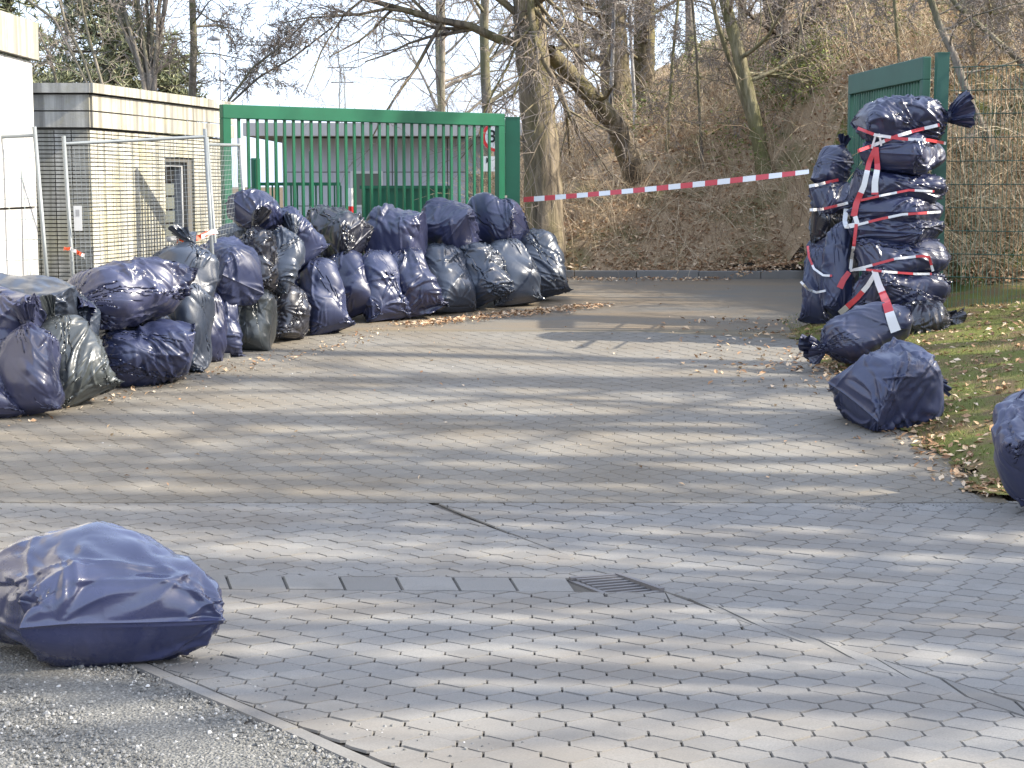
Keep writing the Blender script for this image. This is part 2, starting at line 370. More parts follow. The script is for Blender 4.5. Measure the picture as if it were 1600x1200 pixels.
def slabs(a0, a1, b0, b1, n, name, mat, parent, lift=.001, joint=.004):
    for i in range(n):
        t0, t1 = i/n, (i+1)/n; L = lambda p, q, t: (p[0]+(q[0]-p[0])*t, p[1]+(q[1]-p[1])*t)
        m = MB(); stone(m, ccw([L(a0, a1, t0), L(a0, a1, t1), L(b0, b1, t1), L(b0, b1, t0)]), zp, lift+rng.uniform(-.003, .003), joint, .007, .02)
        m.build(name, mat, parent)
q = pix((1050, 923), (1716, 1136), (1128, 961), (1726, 1160)); slabs(q[0], q[1], q[2], q[3], 7, 'slab', M['slab'], drive, 0, .002)
q = pix((-260, 896), (885, 903.2), (-260, 917.3), (900, 924)); slabs(q[0], q[1], q[2], q[3], 13, 'border_stone', M['slab'], drive, 0, .002)
nv = Vector((-kd.y, kd.x, 0))*(1 if -kd.y < 0 else -1)
e0, e1 = kA2+nv*.01, kB2+nv*.01; slabs(tuple(e0.xy), tuple(e1.xy), tuple((e0+nv*.085).xy), tuple((e1+nv*.085).xy), 7, 'edging_stone', M['slab'], drive, .004)
# gravel apron at the near left
ga = [tuple((kA2+nv*.1).xy), tuple((kB2+nv*.1).xy), (-.2, 4.2), (-6, 4.2), (-6, kA2.y-.5)]
S(grid_mesh('gravel_apron', lin(-6, .2, .1), lin(4.2, 9, .1), .002, M['gravel_bed'], keep=lambda x, y: inside((x, y), ga), fn=lambda x, y: prof(y)+.006*np.sin(x*7+y*5)))
def pebbles(mb, x, y, z, r):
    k = 5; b = len(mb.v); a0 = rng.random()*6
    for i in range(k):
        a = a0+i*6.283/k; q = r*rng.uniform(.7, 1.2); mb.v.append((x+q*math.cos(a), y+q*math.sin(a), z))
    for i in range(k):
        a = a0+i*6.283/k; q = r*rng.uniform(.35, .7); mb.v.append((x+q*math.cos(a), y+q*math.sin(a), z+r*rng.uniform(.45, .9)))
    for i in range(k):
        j = (i+1) % k; mb.f.append((b+i, b+j, b+k+j, b+k+i)); mb.m.append(0)
    mb.f.append(tuple(b+k+i for i in range(k))); mb.m.append(0)
g_ = MB(); cnt = 0
while cnt < 15000:
    y = 4.9+3.6*rng.random()**1.3; x = rng.uniform(-.34*y-.2, .2)
    if inside((x, y), ga): pebbles(g_, x, y, zp(x, y)+.004, .003+.007*rng.random()**2.5+(.006 if rng.random() < .03 else 0)); cnt += 1
tag(g_.build('gravel', M['stone']), 'grey gravel chippings covering the apron by the front sack', 'gravel', kind='stuff')
g_ = MB()
for i in range(1500):                                 # grit strewn over the paving beside the apron and on the drive
    if i < 500: t = rng.random(); p = kA2.lerp(kB2, t)-nv*abs(rng.gauss(0, .25)); x, y = p.x, p.y
    elif i < 800: x, y = rng.uniform(2.2, 4.2), rng.gauss(11.4, .12)
    else: y = rng.uniform(12, 22); x = rng.choice([rng.uniform(-.3, .17)*y, -3.9+.35*(y-14.5)+abs(rng.gauss(0, .5))])
    pebbles(g_, x, y, zp(x, y)-.002, rng.uniform(.004, .011))
tag(g_.build('loose_grit', M['stone']), 'loose stone grit strewn over the paving and drive', 'grit', kind='stuff')
# kerb stones: right of the drive, and across the far side of the road
def kerb(a, b, w, h, n, label, group=None):
    a, b = Vector(a), Vector(b); u = (b-a); L = u.length; u.normalize(); nn = Vector((-u.y, u.x, 0))
    k = link('kerb', None, None, a); S(k)
    for i in range(n):
        m = MB(); p = a+u*(L*i/n); z = Tz(*(p+u*L/n/2).xy) if w < .11 else zp(0, p.y)
        m.box((p.x, p.y, z), u, nn, (.004, L/n-.004), (0, w), (-.12, h+rng.uniform(-.006, .006)))
        o = m.build('kerb_stone', M['slab'], k); bv = o.modifiers.new('edge', 'BEVEL'); bv.width = .012; bv.segments = 2
    under(k, a)
kerb((3.36, 11.6, 0), (3.36, 18.6, 0), .08, -.03, 7, '')
kerb((3.4, 11.53, 0), (9.4, 11.53, 0), .08, -.012, 6, '')
kerb((-9, 26.75, 0), (5.0, 26.75, 0), .14, .11, 14, '')
# drain grate set in the paving
c4 = [gp(*p) for p in ((890, 905), (966, 899), (1036, 923), (960, 931))]
gc = sum(c4, Vector())/4
gt = thing('drain_grate', 'rusty iron drain grate set flush in the paving', 'drain', gc)
z0 = zp(0, gc.y)
m = MB(); m.quad(*[(p.x, p.y, z0-.0125) for p in c4]); m.build('pit_shade', M['dark'], gt)  # flat near-black sheet under the bars, the pit's shade put into its colour
fr = MB(); lp = lambda a, b, t: a+(b-a)*t
for i in range(4):
    a, b = c4[i], c4[(i+1) % 4]; u = (b-a); L = u.length; u.normalize(); nn = Vector((-u.y, u.x, 0))
    if (gc-a).dot(nn) < 0: nn = -nn
    fr.box((a.x, a.y, z0), u, nn, (0, L), (-.01+.0003*i, .022+.0002*i), (-.02, .004+.0006*i))
fr.build('frame', M['iron'], gt)
for i in range(8):
    t = (i+.75)/8.5; a, b = lp(c4[0], c4[3], t), lp(c4[1], c4[2], t); u = b-a; L = u.length; u.normalize()
    m = MB(); m.box((a.x, a.y, z0), u, (-u.y, u.x, 0), (.02, L-.02), (-.011, .011), (-.018, .001)); m.build('bar', M['iron'], gt)
under(gt, gc)

# ---------------------------------------------------------------- buildings
Zu = Vector((0, 0, 1))
# near-left building: corner in view, sunlit side wall running towards the camera
b1 = thing('panel_building', 'pale concrete panel building cut off by the left edge, with a dark grey roof fascia', 'building', (-5.2, 18.2, .3))
U, Nn = Vector((0, -1, 0)), Vector((1, 0, 0)); O = Vector((-5.2, 18.2, 0))
zt = at(60, 35, 18.2).z; zf = at(58, 94, 18.2).z; zj = at(50, 324, 18.2).z
m = MB(); m.box(O, U, Nn, (0.05, 14), (-6, -.03), (0, zf)); m.build('core', M['mortar'], b1)
for i in range(5):
    for a, b in ((.1, zj-.012), (zj+.012, zf-.02)):
        m = MB(); m.box(O, U, Nn, (i*2.8+.0, i*2.8+2.78), (-.03, .03), (a, b)); m.build('wall_panel', M['panel'], b1)
    m = MB(); m.box(O, U, Nn, (i*2.8-.07, i*2.8+2.72), (-.02, .09), (zf+.004, zt)); m.build('fascia_panel', M['weathered'], b1)
m = MB(); m.box(O+Vector((0, .03, 0)), Vector((-1, 0, 0)), Vector((0, 1, 0)), (-.02, 6), (-.06, .0), (.1, zf-.02)); m.build('end_wall', M['panel'], b1)
m = MB(); m.box(O, U, Nn, (0, 14), (-6, -.04), (zt-.2, zt-.05)); m.build('roof', M['fascia'], b1)
under(b1, (-5.2, 18.2, .3))

# flat-roofed hut behind the pile
hc = Vector((at(137, 130, 20).x, 20, 0)); he = Vector((at(337, 157, 24.1).x, 24.1, 0))
u2 = (he-hc).normalized(); n2 = Vector((u2.y, -u2.x, 0)); u1 = Vector((-1, 0, 0)); n1 = Vector((0, -1, 0)); L2 = (he-hc).length+.6
ht = at(137, 130, 20).z; hk = at(137, 147, 20).z; hp = at(137, 200, 20).z; hb = .3
hut = thing('utility_hut', 'small flat-roofed hut with stained concrete parapet and clinker tile walls', 'hut', (hc.x, hc.y, hb))
m = MB(); m.box(hc, u1, n1, (.02, 3), (-4, -.035), (hb, ht-.1)); m.build('front_wall', M['mortar'], hut)
wz0, wz1 = at(280, 376, 22.6).z, at(280, 253, 22.6).z; wa, wb = 0.0, 0.0
def upos(px):                                          # distance along the side wall at a photo column
    lo, hi = 0.0, L2
    for _ in range(40):
        mid = (lo+hi)/2; p = hc+u2*mid; d = ray(px, 300); lo, hi = (mid, hi) if p.x < d.x*p.y/d.y else (lo, mid)
    return lo
wa, wb = upos(262), upos(297)
m = MB()
for a, b, z0_, z1_ in ((.02, wa, hb, hp), (wb, L2, hb, hp), (wa, wb, hb, wz0), (wa, wb, wz1, hp)): m.box(hc, u2, n2, (a, b), (-.3, -.035), (z0_, z1_))
m.build('side_wall', M['mortar'], hut)
ph = (hp-.01-hk)/2
for i in range(2):
    za, zb = hp+.008+i*(hk-hp)/2, hp+(i+1)*(hk-hp)/2-.008
    m = MB(); m.box(hc, u1, n1, (-.02, 2.4), (-.03, .05), (za, zb)); m.build('parapet_panel', M['weathered'], hut)
    for k in range(3):
        m = MB(); m.box(hc, u2, n2, (.0+k*L2/3+.004, (k+1)*L2/3-.004), (-.03, .048), (za, zb)); m.build('parapet_panel', M['weathered'], hut)
for k in range(3):
    m = MB(); m.box(hc, u2, n2, (-.08+k*L2/3+.003, (k+1)*L2/3-.083), (-.12, .10), (hk+.012, ht)); m.build('coping', M['weathered'], hut)
for k in range(3):
    m = MB(); m.box(hc, u1, n1, (-.05+k*.8+.003, .75+k*.8-.003), (-.12, .102), (hk+.012, ht-.002)); m.build('coping', M['weathered'], hut)
m = MB(); m.box(hc, u1, Vector((0, 1, 0)), (.1, 3), (.1, 4), (ht-.15, ht-.05)); m.build('roof', M['fascia'], hut)
TW, TH = .205, .0485
rows = int((hp-.02-hb)/TH); tm = MB(); tm.box((0, 0, 0), (1, 0, 0), (0, 1, 0), (.006, TW-.006), (-.04, .0), (.006, TH-.006)); tme = tm.mesh('tile', M['tile'])
def tile(org, u, nrm, a, z):
    o = link('tile', tme, hut); x = u; y = nrm
    o.matrix_basis = Matrix(((x.x, y.x, 0, 0), (x.y, y.y, 0, 0), (0, 0, 1, 0), (0, 0, 0, 1)))
    o.location = org+u*a+Vector((0, 0, z)); return o
nt = 0; rest = MB()
for r in range(rows):
    z = hp-.015-(r+1)*TH
    for c in range(4):
        if r < 44: tile(hc, u1, n1, c*TW+.01, z); nt += 1
        else: rest.box(hc, u1, n1, (c*TW+.016, (c+1)*TW+.004), (-.04, 0), (z+.006, z+TH-.006))
    for c in range(int(L2/TW)):
        a = c*TW+.01
        if a+TW > wa-.01 and a < wb+.01 and z+TH > wz0 and z < wz1+.01: continue
        if nt < 296 and r < 44 and c < 6 and r > 3: tile(hc, u2, n2, a, z); nt += 1
        else: rest.box(hc, u2, n2, (a+.006, a+TW-.006), (-.04, 0), (z+.006, z+TH-.006))
tag(rest.build('tile_field', M['tile'], hut), kind='stuff')
m = MB()
for a, b, z0_, z1_ in ((wa, wa+.05, wz0, wz1), (wb-.05, wb, wz0, wz1), (wa+.05, wb-.05, wz1-.06, wz1), (wa+.05, wb-.05, wz0, wz0+.05)): m.box(hc, u2, n2, (a, b), (-.24, -.10), (z0_, z1_))
w = m.build('window', M['fascia'], hut)
for i in range(5):
    zz = wz0+.06+i*(wz1-wz0-.14)/5; m = MB(); m.box(hc, u2, n2, (wa+.06, wb-.2), (-.22, -.15), (zz, zz+(wz1-wz0-.14)/5-.025)); m.build('pane', M['glass'] if i < 4 else M['dark'], w)
under(hut, (hc.x, hc.y, hb))

# long low building beyond the gate
D3 = 46; xa, xb = at(384, 200, D3).x, at(800, 200, D3).x+3; z1_, z2_ = at(500, 213, D3).z, at(500, 193, D3).z
b3 = thing('depot_building', 'long low pale building with a deep flat roof edge behind the green gate', 'building', (xa, D3, .8))
O3 = Vector((xa, D3, 0)); Ux, Uy = Vector((1, 0, 0)), Vector((0, -1, 0))
m = MB(); m.box(O3, Ux, Uy, (0, xb-xa), (-8, .5), (z1_, z2_)); m.build('roof', M['fascia'], b3)
wx = at(436, 250, D3).x-xa
m = MB(); m.box(O3, Ux, Uy, (wx+.02, xb-xa-.2), (-7.5, -.6), (.4, z1_-.002)); m.build('wall', M['mortar'], b3)
zz = np.linspace(.7, z1_-.03, 4); nx_ = 6
for r in range(3):
    for c in range(nx_):
        p0, p1 = wx+c*(xb-xa-.2-wx)/nx_, wx+(c+1)*(xb-xa-.2-wx)/nx_
        m = MB(); m.box(O3, Ux, Uy, (p0+.015, p1-.015), (-.6, -.55), (zz[r]+.012, zz[r+1]-.012)); m.build('wall_panel', M['bluewall'], b3)
for c in (1, 3):
    p0 = wx+.3+c*1.6; m = MB(); m.box(O3, Ux, Uy, (p0, p0+.9), (-.56, -.52), (1.6, 2.6)); wn = m.build('window', M['white'], b3)
    m = MB(); m.box(O3, Ux, Uy, (p0+.07, p0+.83), (-.53, -.51), (1.67, 2.53)); m.build('pane', M['glass'], wn)
under(b3, (xa, D3, .8))

# ---------------------------------------------------------------- gates and fences
def leaf(name, label, p0, p1, ztop, zbot, nb, beam, post, dull, bw=.022):
    u = (p1-p0); L = u.length; u.normalize(); nn = Vector((u.y, -u.x, 0)); mt = M['green_dull'] if dull else M['green']
    g = thing(name, label, 'gate', (p0.x, p0.y, zbot), 'green steel gate leaves')
    for nm, z in (('top_rail', (ztop-beam, ztop)), ('bottom_rail', (zbot+.08, zbot+.2))):
        m = MB(); m.box(p0, u, nn, (0, L), (-.05, .05), z); o = m.build(nm, mt, g); b = o.modifiers.new('edge', 'BEVEL'); b.width = .008
    for a in (0, L-post):
        m = MB(); m.box(p0, u, nn, (a, a+post), (-.048, .048), (zbot+.06, ztop-beam)); o = m.build('stile', mt, g); b = o.modifiers.new('edge', 'BEVEL'); b.width = .006
    sp = (L-2*post)/(nb+1); bm = MB(); bm.box((0, 0, 0), u, nn, (-bw, bw), (-.014, .014), (zbot+.2, ztop-beam)); bme = bm.mesh('bar', mt)
    for i in range(nb): link('bar', bme, g, p0+u*(post+sp*(i+1)))
    for a in (.3, 1.5):
        m = MB(); m.box(p0, u, nn, (L, L+.05), (-.03, .03), (zbot+a, zbot+a+.14)); m.build('hinge', M['iron'], g)
    under(g, (p0.x, p0.y, zbot)); return g
gL = at(345, 163, 21.2); gR = at(786, 178, 24.0)
leaf('gate_leaf', 'closed green barred gate leaf standing behind the long double row of sacks', Vector((gL.x, 21.2, 0)), Vector((gR.x, 24.0, 0)), (gL.z+gR.z)/2, .42, 31, .175, .115, False, .0175)
p = at(801, 183, 24.2); gz = Tz(p.x, 24.2)
gp_ = thing('gate_post', 'thick square dark green post at the right end of the closed gate', 'post', (p.x, 24.2, gz))
m = MB(); m.box((p.x, 24.2, 0), (1, 0, 0), (0, -1, 0), (-.105, .105), (-.105, .105), (gz-.1, p.z-.012)); o = m.build('shaft', M['green'], gp_)
m = MB(); m.box((p.x, 24.2, 0), (1, 0, 0), (0, -1, 0), (-.11, .11), (-.11, .11), (p.z-.012, p.z)); m.build('cap', M['green'], gp_)
m = MB(); m.box((p.x-.105, 24.2, 0), (-1, 0, 0), (0, -1, 0), (0, .045), (-.02, .1), (2.75, 2.95)); m.build('latch', M['iron'], gp_)
m = MB(); m.box((p.x-.105, 24.2, 0), (-1, 0, 0), (0, -1, 0), (0.001, .05), (-.03, .03), (gz, p.z-.03)); m.build('jamb', M['galv'], gp_); under(gp_, (p.x, 24.2, gz))
q0, q1 = at(1331, 118, 23.6), at(1449, 88, 20.2); zt_ = (q0.z+q1.z)/2
leaf('gate_leaf', 'opened green gate leaf seen nearly end on behind the tall taped sack stack', Vector((q0.x, 23.6, 0)), Vector((q1.x, 20.2, 0)), zt_, .75, 26, .27, .10, True, .02)
zq = Tz(q1.x+.14, 20.0)
gp2 = thing('gate_post', 'dark green hinge post beside the opened gate leaf', 'post', (q1.x+.14, 20.0, zq))
m = MB(); m.box((q1.x+.14, 20.05, 0), (1, 0, 0), (0, -1, 0), (-.07, .07), (-.07, .07), (zq-.1, zt_+.02)); m.build('shaft', M['green_dull'], gp2)
m = MB(); m.box((q1.x+.14, 20.05, 0), (1, 0, 0), (0, -1, 0), (-.075, .075), (-.075, .075), (zt_+.02, zt_+.035)); m.build('cap', M['green_dull'], gp2); under(gp2, (q1.x+.14, 20.0, zq))

# welded mesh fence right of the open gate
fa, fb = Vector((q1.x+.24, 20.0, 0)), Vector((8.4, 18.3, 0)); u = (fb-fa); FL = u.length; u.normalize(); nn = Vector((u.y, -u.x, 0)); fz = Tz(fa.x, fa.y)
fe = thing('mesh_fence', 'dark green welded wire mesh fence right of the open gate', 'fence', (fa.x, fa.y, fz))
ztf = at(1482, 104, 20).z; zb = lambda a: Tz(*(fa+u*a).xy)+.03
vw = MB(); a = .04
while a < FL: p = fa+u*a; vw.tube([(p.x, p.y, zb(a)), (p.x, p.y, ztf)], .0046, 3); a += .05
tag(vw.build('mesh_wire', M['wire_green'], fe), kind='stuff')
for i in range(10):
    z = ztf-.01-i*.275; m = MB()
    if z < fz: break
    for s_ in (-.009, .009): m.tube([tuple(fa+u*.0+nn*s_+Zu*z), tuple(fa+u*FL+nn*s_+Zu*z)], .005, 4)
    m.build('rail_wire', M['wire_green'], fe)
for a in (2.52, FL):
    p = fa+u*a-nn*.05; m = MB(); m.box((p.x, p.y, 0), u, nn, (-.03, .03), (-.02, .02), (Tz(p.x, p.y)-.1, ztf+.03)); m.build('post', M['wire_green'], fe)
under(fe, (fa.x, fa.y, fz))

# temporary fence panels behind the pile
def site_panel(label, a, b, za, zb_, zbot, lean, mat, pitch, wr, corr=False):
    """a, b: foot points; za, zb_: top heights; lean: tops shift along and back from the wall"""
    g = thing('site_fence', label, 'fence panel', a, 'temporary site fence panels')
    def P(t, h): return a.lerp(b, t)+lean*h+Zu*(zbot-a.z+h*((za+(zb_-za)*t)-zbot))
    for t in (0, 1):
        m = MB(); m.tube([P(t, -.04), P(t, 1.02)], .022, 8, cap=True); m.build('upright', M['galv'], g, smooth=True)
    for h in (.985, .06):
        m = MB(); m.tube([P(0, h), P(1, h)], .019, 8); m.build('rail', M['galv'], g, smooth=True)
    m = MB(); Lx = (b-a).length; k = int(Lx/pitch)
    for i in range(1, k):
        t = i/k
        if corr: m.tube([P(t, h)+Vector((0, -.03*abs(math.sin(h*17)), 0)) for h in np.linspace(.06, .98, 22)], wr, 3)
        else: m.tube([P(t, .06), P(t, .98)], wr, 3)
    kh = int((za-zbot)/(pitch if not corr else .2))
    for i in range(1, kh): m.tube([P(0, .06+.92*i/kh), P(1, .06+.92*i/kh)], wr, 3)
    tag(m.build('wire_mesh', mat, g), kind='stuff')
    m = MB(); m.box(P(0, 0)-Zu*.02, (1, 0, 0), (0, -1, 0), (-.12, .12), (-.3, .3), (-.1, .06)); m.build('foot', M['weathered'], g)
    under(g, a); return g, P
def ft(px, py, Y): p = at(px, py, Y); return Vector((p.x, Y, Tz(p.x, Y)))
f1a, f1b = ft(120, 470, 17.5), ft(338, 400, 18.2)
ta, tb = at(95, 219, 17.5), at(318, 212, 18.2)
g1, P1 = site_panel('tilted grey site fence panel with fine square mesh in front of the hut', f1a, f1b, ta.z, tb.z, f1a.z, Vector((ta.x-f1a.x, .12, 0)), M['galv'], .05, .0022)
f2a, f2b = ft(346, 400, 18.5), ft(395, 400, 19.8)
ta, tb = at(322, 221, 18.5), at(376, 232, 19.8)
g2, P2 = site_panel('short end of site fence panel leaning beside the left gate stile', f2a, f2b, ta.z, tb.z, f2a.z, Vector((ta.x-f2a.x, .05, 0)), M['galv'], .06, .0022)
f3a, f3b = ft(-260, 470, 16.9), ft(82, 460, 17.0)
ta, tb = at(-270, 222, 16.9), at(52, 206, 17.0)
g3, P3 = site_panel('pale coated fence panel with kinked wires before the left building', f3a, f3b, ta.z, tb.z, f3a.z, Vector((tb.x-f3b.x, .05, 0)), M['wire_white'], .155, .0035, True)
# notice card and knotted tape on the panels
c0 = P1(.0, .66)+Vector((.06, -.03, 0)); cd = thing('notice_card', 'white paper card hanging on the left upright of the tilted fence panel', 'card', c0)
m = MB(); m.box(c0, (1, 0, 0), (0, -1, 0), (0, .085), (0, .004), (-.13, .13)); m.build('sheet', M['white'], cd)
m = MB(); m.box(c0, (1, 0, 0), (0, -1, 0), (.02, .06), (.004, .0055), (.02, .09)); m.build('print', M['fascia'], cd); under(cd, c0)
def ribbon(mb, pts, w, ms, seg, wdir):
    """flat film: alternate colours every seg pieces"""
    P = [Vector(p) for p in pts]; W = [d.normalized()*w/2 for d in wdir]
    for i in range(len(P)-1):
        mb.quad(P[i]-W[i], P[i+1]-W[i+1], P[i+1]+W[i+1], P[i]+W[i], m=ms[(i//seg) % len(ms)])
def scrap(label, pts, w, loc):
    m = MB(); pts = [Vector(p) for p in pts]; k = []; wd_ = []
    for i in range(len(pts)-1):
        for j in range(5): k.append(pts[i].lerp(pts[i+1], j/5)+Vector((rng.uniform(-.01, .01), rng.uniform(-.02, .02), rng.uniform(-.012, .012)))); wd_.append(Vector((rng.uniform(-.5, .5), rng.uniform(-.4, .4), 1)))
    ribbon(m, k, w, [0, 1], 3, wd_); o = m.build('tape_scrap', [M['orange'], M['whitefilm']], origin=loc); tag(o, label, 'tape', 'scraps of barrier tape tied to the fence')
    sd_ = o.modifiers.new('film', 'SOLIDIFY'); sd_.thickness = .002
b_ = P1(0, .52); scrap('orange and white tape scrap knotted under the white card', [b_+Vector((-.07, -.03, .02)), b_+Vector((.04, -.05, .0)), b_+Vector((.16, -.04, -.07)), b_+Vector((.06, -.05, -.01))], .035, b_)
b_ = at(275, 380, 17.95); scrap('orange and white tape scrap tied across the mesh above the sacks', [at(275, 388, 17.95), at(277, 372, 17.95), at(292, 376, 17.9), at(338, 361, 18.1), at(300, 374, 17.9), at(275, 386, 17.9)], .055, b_)

# things seen through the closed gate
yd = 31; ya, yb = at(395, 285, yd), at(532, 285, yd)
lf = thing('low_fence', 'low green barred fence seen through the closed gate', 'fence', (ya.x, yd, .6))
for z in (ya.z, 1.1):
    m = MB(); m.box((ya.x, yd, 0), (1, 0, 0), (0, -1, 0), (0, yb.x-ya.x), (-.03, .03), (z-.06, z)); m.build('rail', M['green'], lf)
for i in range(15):
    m = MB(); m.box((ya.x, yd, 0), (1, 0, 0), (0, -1, 0), (i*.115, i*.115+.03), (-.012, .012), (.62, ya.z-.06)); m.build('bar', M['green'], lf)
under(lf, (ya.x, yd, .6))
for px, w_, top, lab in ((399, .17, 247, 'thick dark green bollard left of the low fence behind the gate'), (486, .085, 236, 'slim green post rising above the low fence behind the gate')):
    p = at(px, top, 30.5); z = Tz(p.x, 30.5); t_ = thing('fence_post', lab, 'post', (p.x, 30.5, z), 'green posts behind the gate')
    m = MB(); m.tube([(p.x, 30.5, z-.1), (p.x, 30.5, p.z-.02)], w_/2, 10); m.build('shaft', M['green'], t_, smooth=True)
    m = MB(); m.tube([(p.x, 30.5, p.z-.03), (p.x, 30.5, p.z)], [w_/2+.006, w_/2-.01], 10, cap=True); m.build('cap', M['green'], t_); under(t_, (p.x, 30.5, z))
sa, sb = at(565, 290, 36), at(700, 314, 36); z = Tz(sa.x, 36)
sk = thing('steel_container', 'low green steel container behind the middle of the gate', 'container', (sa.x, 36, z)); Lc = sb.x-sa.x
m = MB(); m.box((sa.x, 36, 0), (1, 0, 0), (0, -1, 0), (0, Lc), (-1.4, 0), (z, sa.z-.07)); m.build('body', M['green'], sk)
m = MB(); m.box((sa.x, 36, 0), (1, 0, 0), (0, -1, 0), (-.04, Lc+.04), (-1.44, .05), (sa.z-.07, sa.z)); m.build('rim', M['green'], sk)
for i in range(5): m = MB(); m.box((sa.x, 36, 0), (1, 0, 0), (0, -1, 0), (.05+i*(Lc-.15)/4, .1+i*(Lc-.15)/4), (0, .045), (z+.1, sa.z-.08)); m.build('rib', M['green'], sk)
under(sk, (sa.x, 36, z))
p = at(548, 294, 33); z = Tz(p.x, 33)
mk = thing('marker_post', 'short red and white banded marker post behind the gate', 'post', (p.x, 33, z)); hh = (p.z-z)/4
for i in range(4): m = MB(); m.tube([(p.x, 33, z+i*hh), (p.x, 33, z+i*hh+hh)], .055, 8, cap=(i == 3)); m.build('band', M['white' if i % 2 else 'red'], mk)
under(mk, (p.x, 33, z))
# speed sign behind the gate bars
sc_ = at(776, 214, 25.6); sz = Tz(sc_.x, 25.6); R_ = 23/F*25.7
sg = thing('road_sign', 'round red-rimmed 30 sign with a small arrow plate below, behind the gate bars', 'sign', (sc_.x, 25.6, sz))
def disc(y, r0, r1, mt, nm):
    m = MB(); k = 28
    for i in range(k):
        a, b = i*2*math.pi/k, (i+1)*2*math.pi/k; q = lambda r, t: (sc_.x+r*math.cos(t), y, sc_.z+r*math.sin(t))
        if r0 > 0: m.quad(q(r0, a), q(r0, b), q(r1, b), q(r1, a))
        else: m.quad((sc_.x, y, sc_.z), q(r1, b), q(r1, a))
    return m.build(nm, mt, sg)
m = MB(); m.tube([(sc_.x, 25.605, sc_.z), (sc_.x, 25.60, sc_.z)], R_, 28, cap=True); m.build('plate', M['white'], sg)
disc(25.596, R_*.78, R_*.99, M['red'], 'rim')
def letters(txt, size, loc, nm, parent):
    cu = bpy.data.curves.new(nm, 'FONT'); cu.body = txt; cu.size = size; cu.align_x = 'CENTER'; cu.align_y = 'CENTER'; cu.extrude = .001; cu.offset = size*.012
    o = bpy.data.objects.new(nm, cu); COL.objects.link(o); o.location = loc; o.rotation_euler = (math.pi/2, 0, 0); cu.materials.append(M['black'])
    bpy.context.view_layer.update(); me = bpy.data.meshes.new_from_object(o.evaluated_get(bpy.context.evaluated_depsgraph_get())); bpy.data.objects.remove(o)
    o = link(nm, me, parent, loc); o.rotation_euler = (math.pi/2, 0, 0)
letters('30', R_*1.15, (sc_.x, 25.594, sc_.z), 'lettering', sg)
pz = at(776, 256, 25.6); m = MB(); m.box((pz.x, 25.605, pz.z), (1, 0, 0), (0, -1, 0), (-.22, .22), (0, .006), (-.115, .115)); m.build('arrow_plate', M['white'], sg)
m = MB(); x_ = pz.x-.13; m.quad((x_-.03, 25.597, pz.z+.1), (x_-.03, 25.597, pz.z+.01), (x_+.05, 25.597, pz.z+.055)); m.build('arrow', M['black'], sg)
m = MB(); m.box((pz.x, 25.599, pz.z), (1, 0, 0), (0, -1, 0), (-.03, .18), (0, .002), (-.075, -.045)); m.build('red_line', M['red'], sg)
m = MB(); m.tube([(sc_.x, 25.64, sz-.1), (sc_.x, 25.64, sc_.z+R_)], .03, 8); m.build('pole', M['galv'], sg, smooth=True); under(sg, (sc_.x, 25.6, sz))
# street lamp, mast, pylon
p0, p1 = at(344, 64, 60), at(344, 62, 60); z = 1.2
lampo = thing('street_lamp', 'slim white street lamp with one flat head against the pale sky', 'street lamp', (p0.x, 60, z))
m = MB(); m.tube([(p0.x, 60, z), (p0.x, 60, p0.z)], [.08, .045], 8); m.build('pole', M['white'], lampo, smooth=True)
m = MB(); m.tube([(p0.x+.02, 60, p0.z), (p0.x-.12, 60, p0.z+.06), (p0.x-.25, 60, p0.z+.08)], .035, 8); m.build('arm', M['white'], lampo, smooth=True)
m = MB(); m.tube([(p0.x+.02, 60, p0.z+.07), (p0.x-.1, 60, p0.z+.09), (p0.x-.3, 60, p0.z+.085), (p0.x-.42, 60, p0.z+.06)], [.05, .09, .09, .03], 8, cap=True); m.build('lamp_head', M['fascia'], lampo, smooth=True); under(lampo, (p0.x, 60, z))
p0, p1 = at(111, 130, 42), at(112, -60, 42)
ms_ = thing('mast', 'plain grey concrete mast rising behind the hut among the pine branches', 'mast', (p0.x, 42, 1))
m = MB(); m.tube([(p0.x, 42, 1), (p0.x, 42, p1.z)], [.16, .12], 10); m.build('shaft', M['fascia'], ms_, smooth=True)
m = MB(); m.tube([(p0.x, 42, 4.0), (p0.x, 42, 4.15)], .19, 10); m.build('band', M['galv'], ms_); under(ms_, (p0.x, 42, 1))
p = at(534, 100, 150); py_ = thing('power_pylon', 'faint far lattice power pylon above the gate top rail', 'pylon', (p.x, 150, 1))
m = MB()
for sx in (-1, 1):
    for sy in (-1, 1): m.tube([(p.x+sx*.5, 150+sy*.5, 1), (p.x+sx*.15, 150+sy*.15, p.z)], .05, 3)
m.build('leg', M['galv'], py_)
m = MB(); z = 2
while z < p.z-1: k = .5-.35*(z-1)/(p.z-1); m.tube([(p.x-k, 149.6, z), (p.x+k, 149.6, z+.9)], .03, 3); m.tube([(p.x+k, 149.6, z), (p.x-k, 149.6, z+.9)], .03, 3); z += .9
m.build('brace', M['galv'], py_)
for k, z in ((1.3, p.z-.3), (1.0, p.z-1.6)): m = MB(); m.tube([(p.x-k, 150, z), (p.x+k, 150, z)], .06, 3); m.build('cross_arm', M['galv'], py_)
under(py_, (p.x, 150, 1))

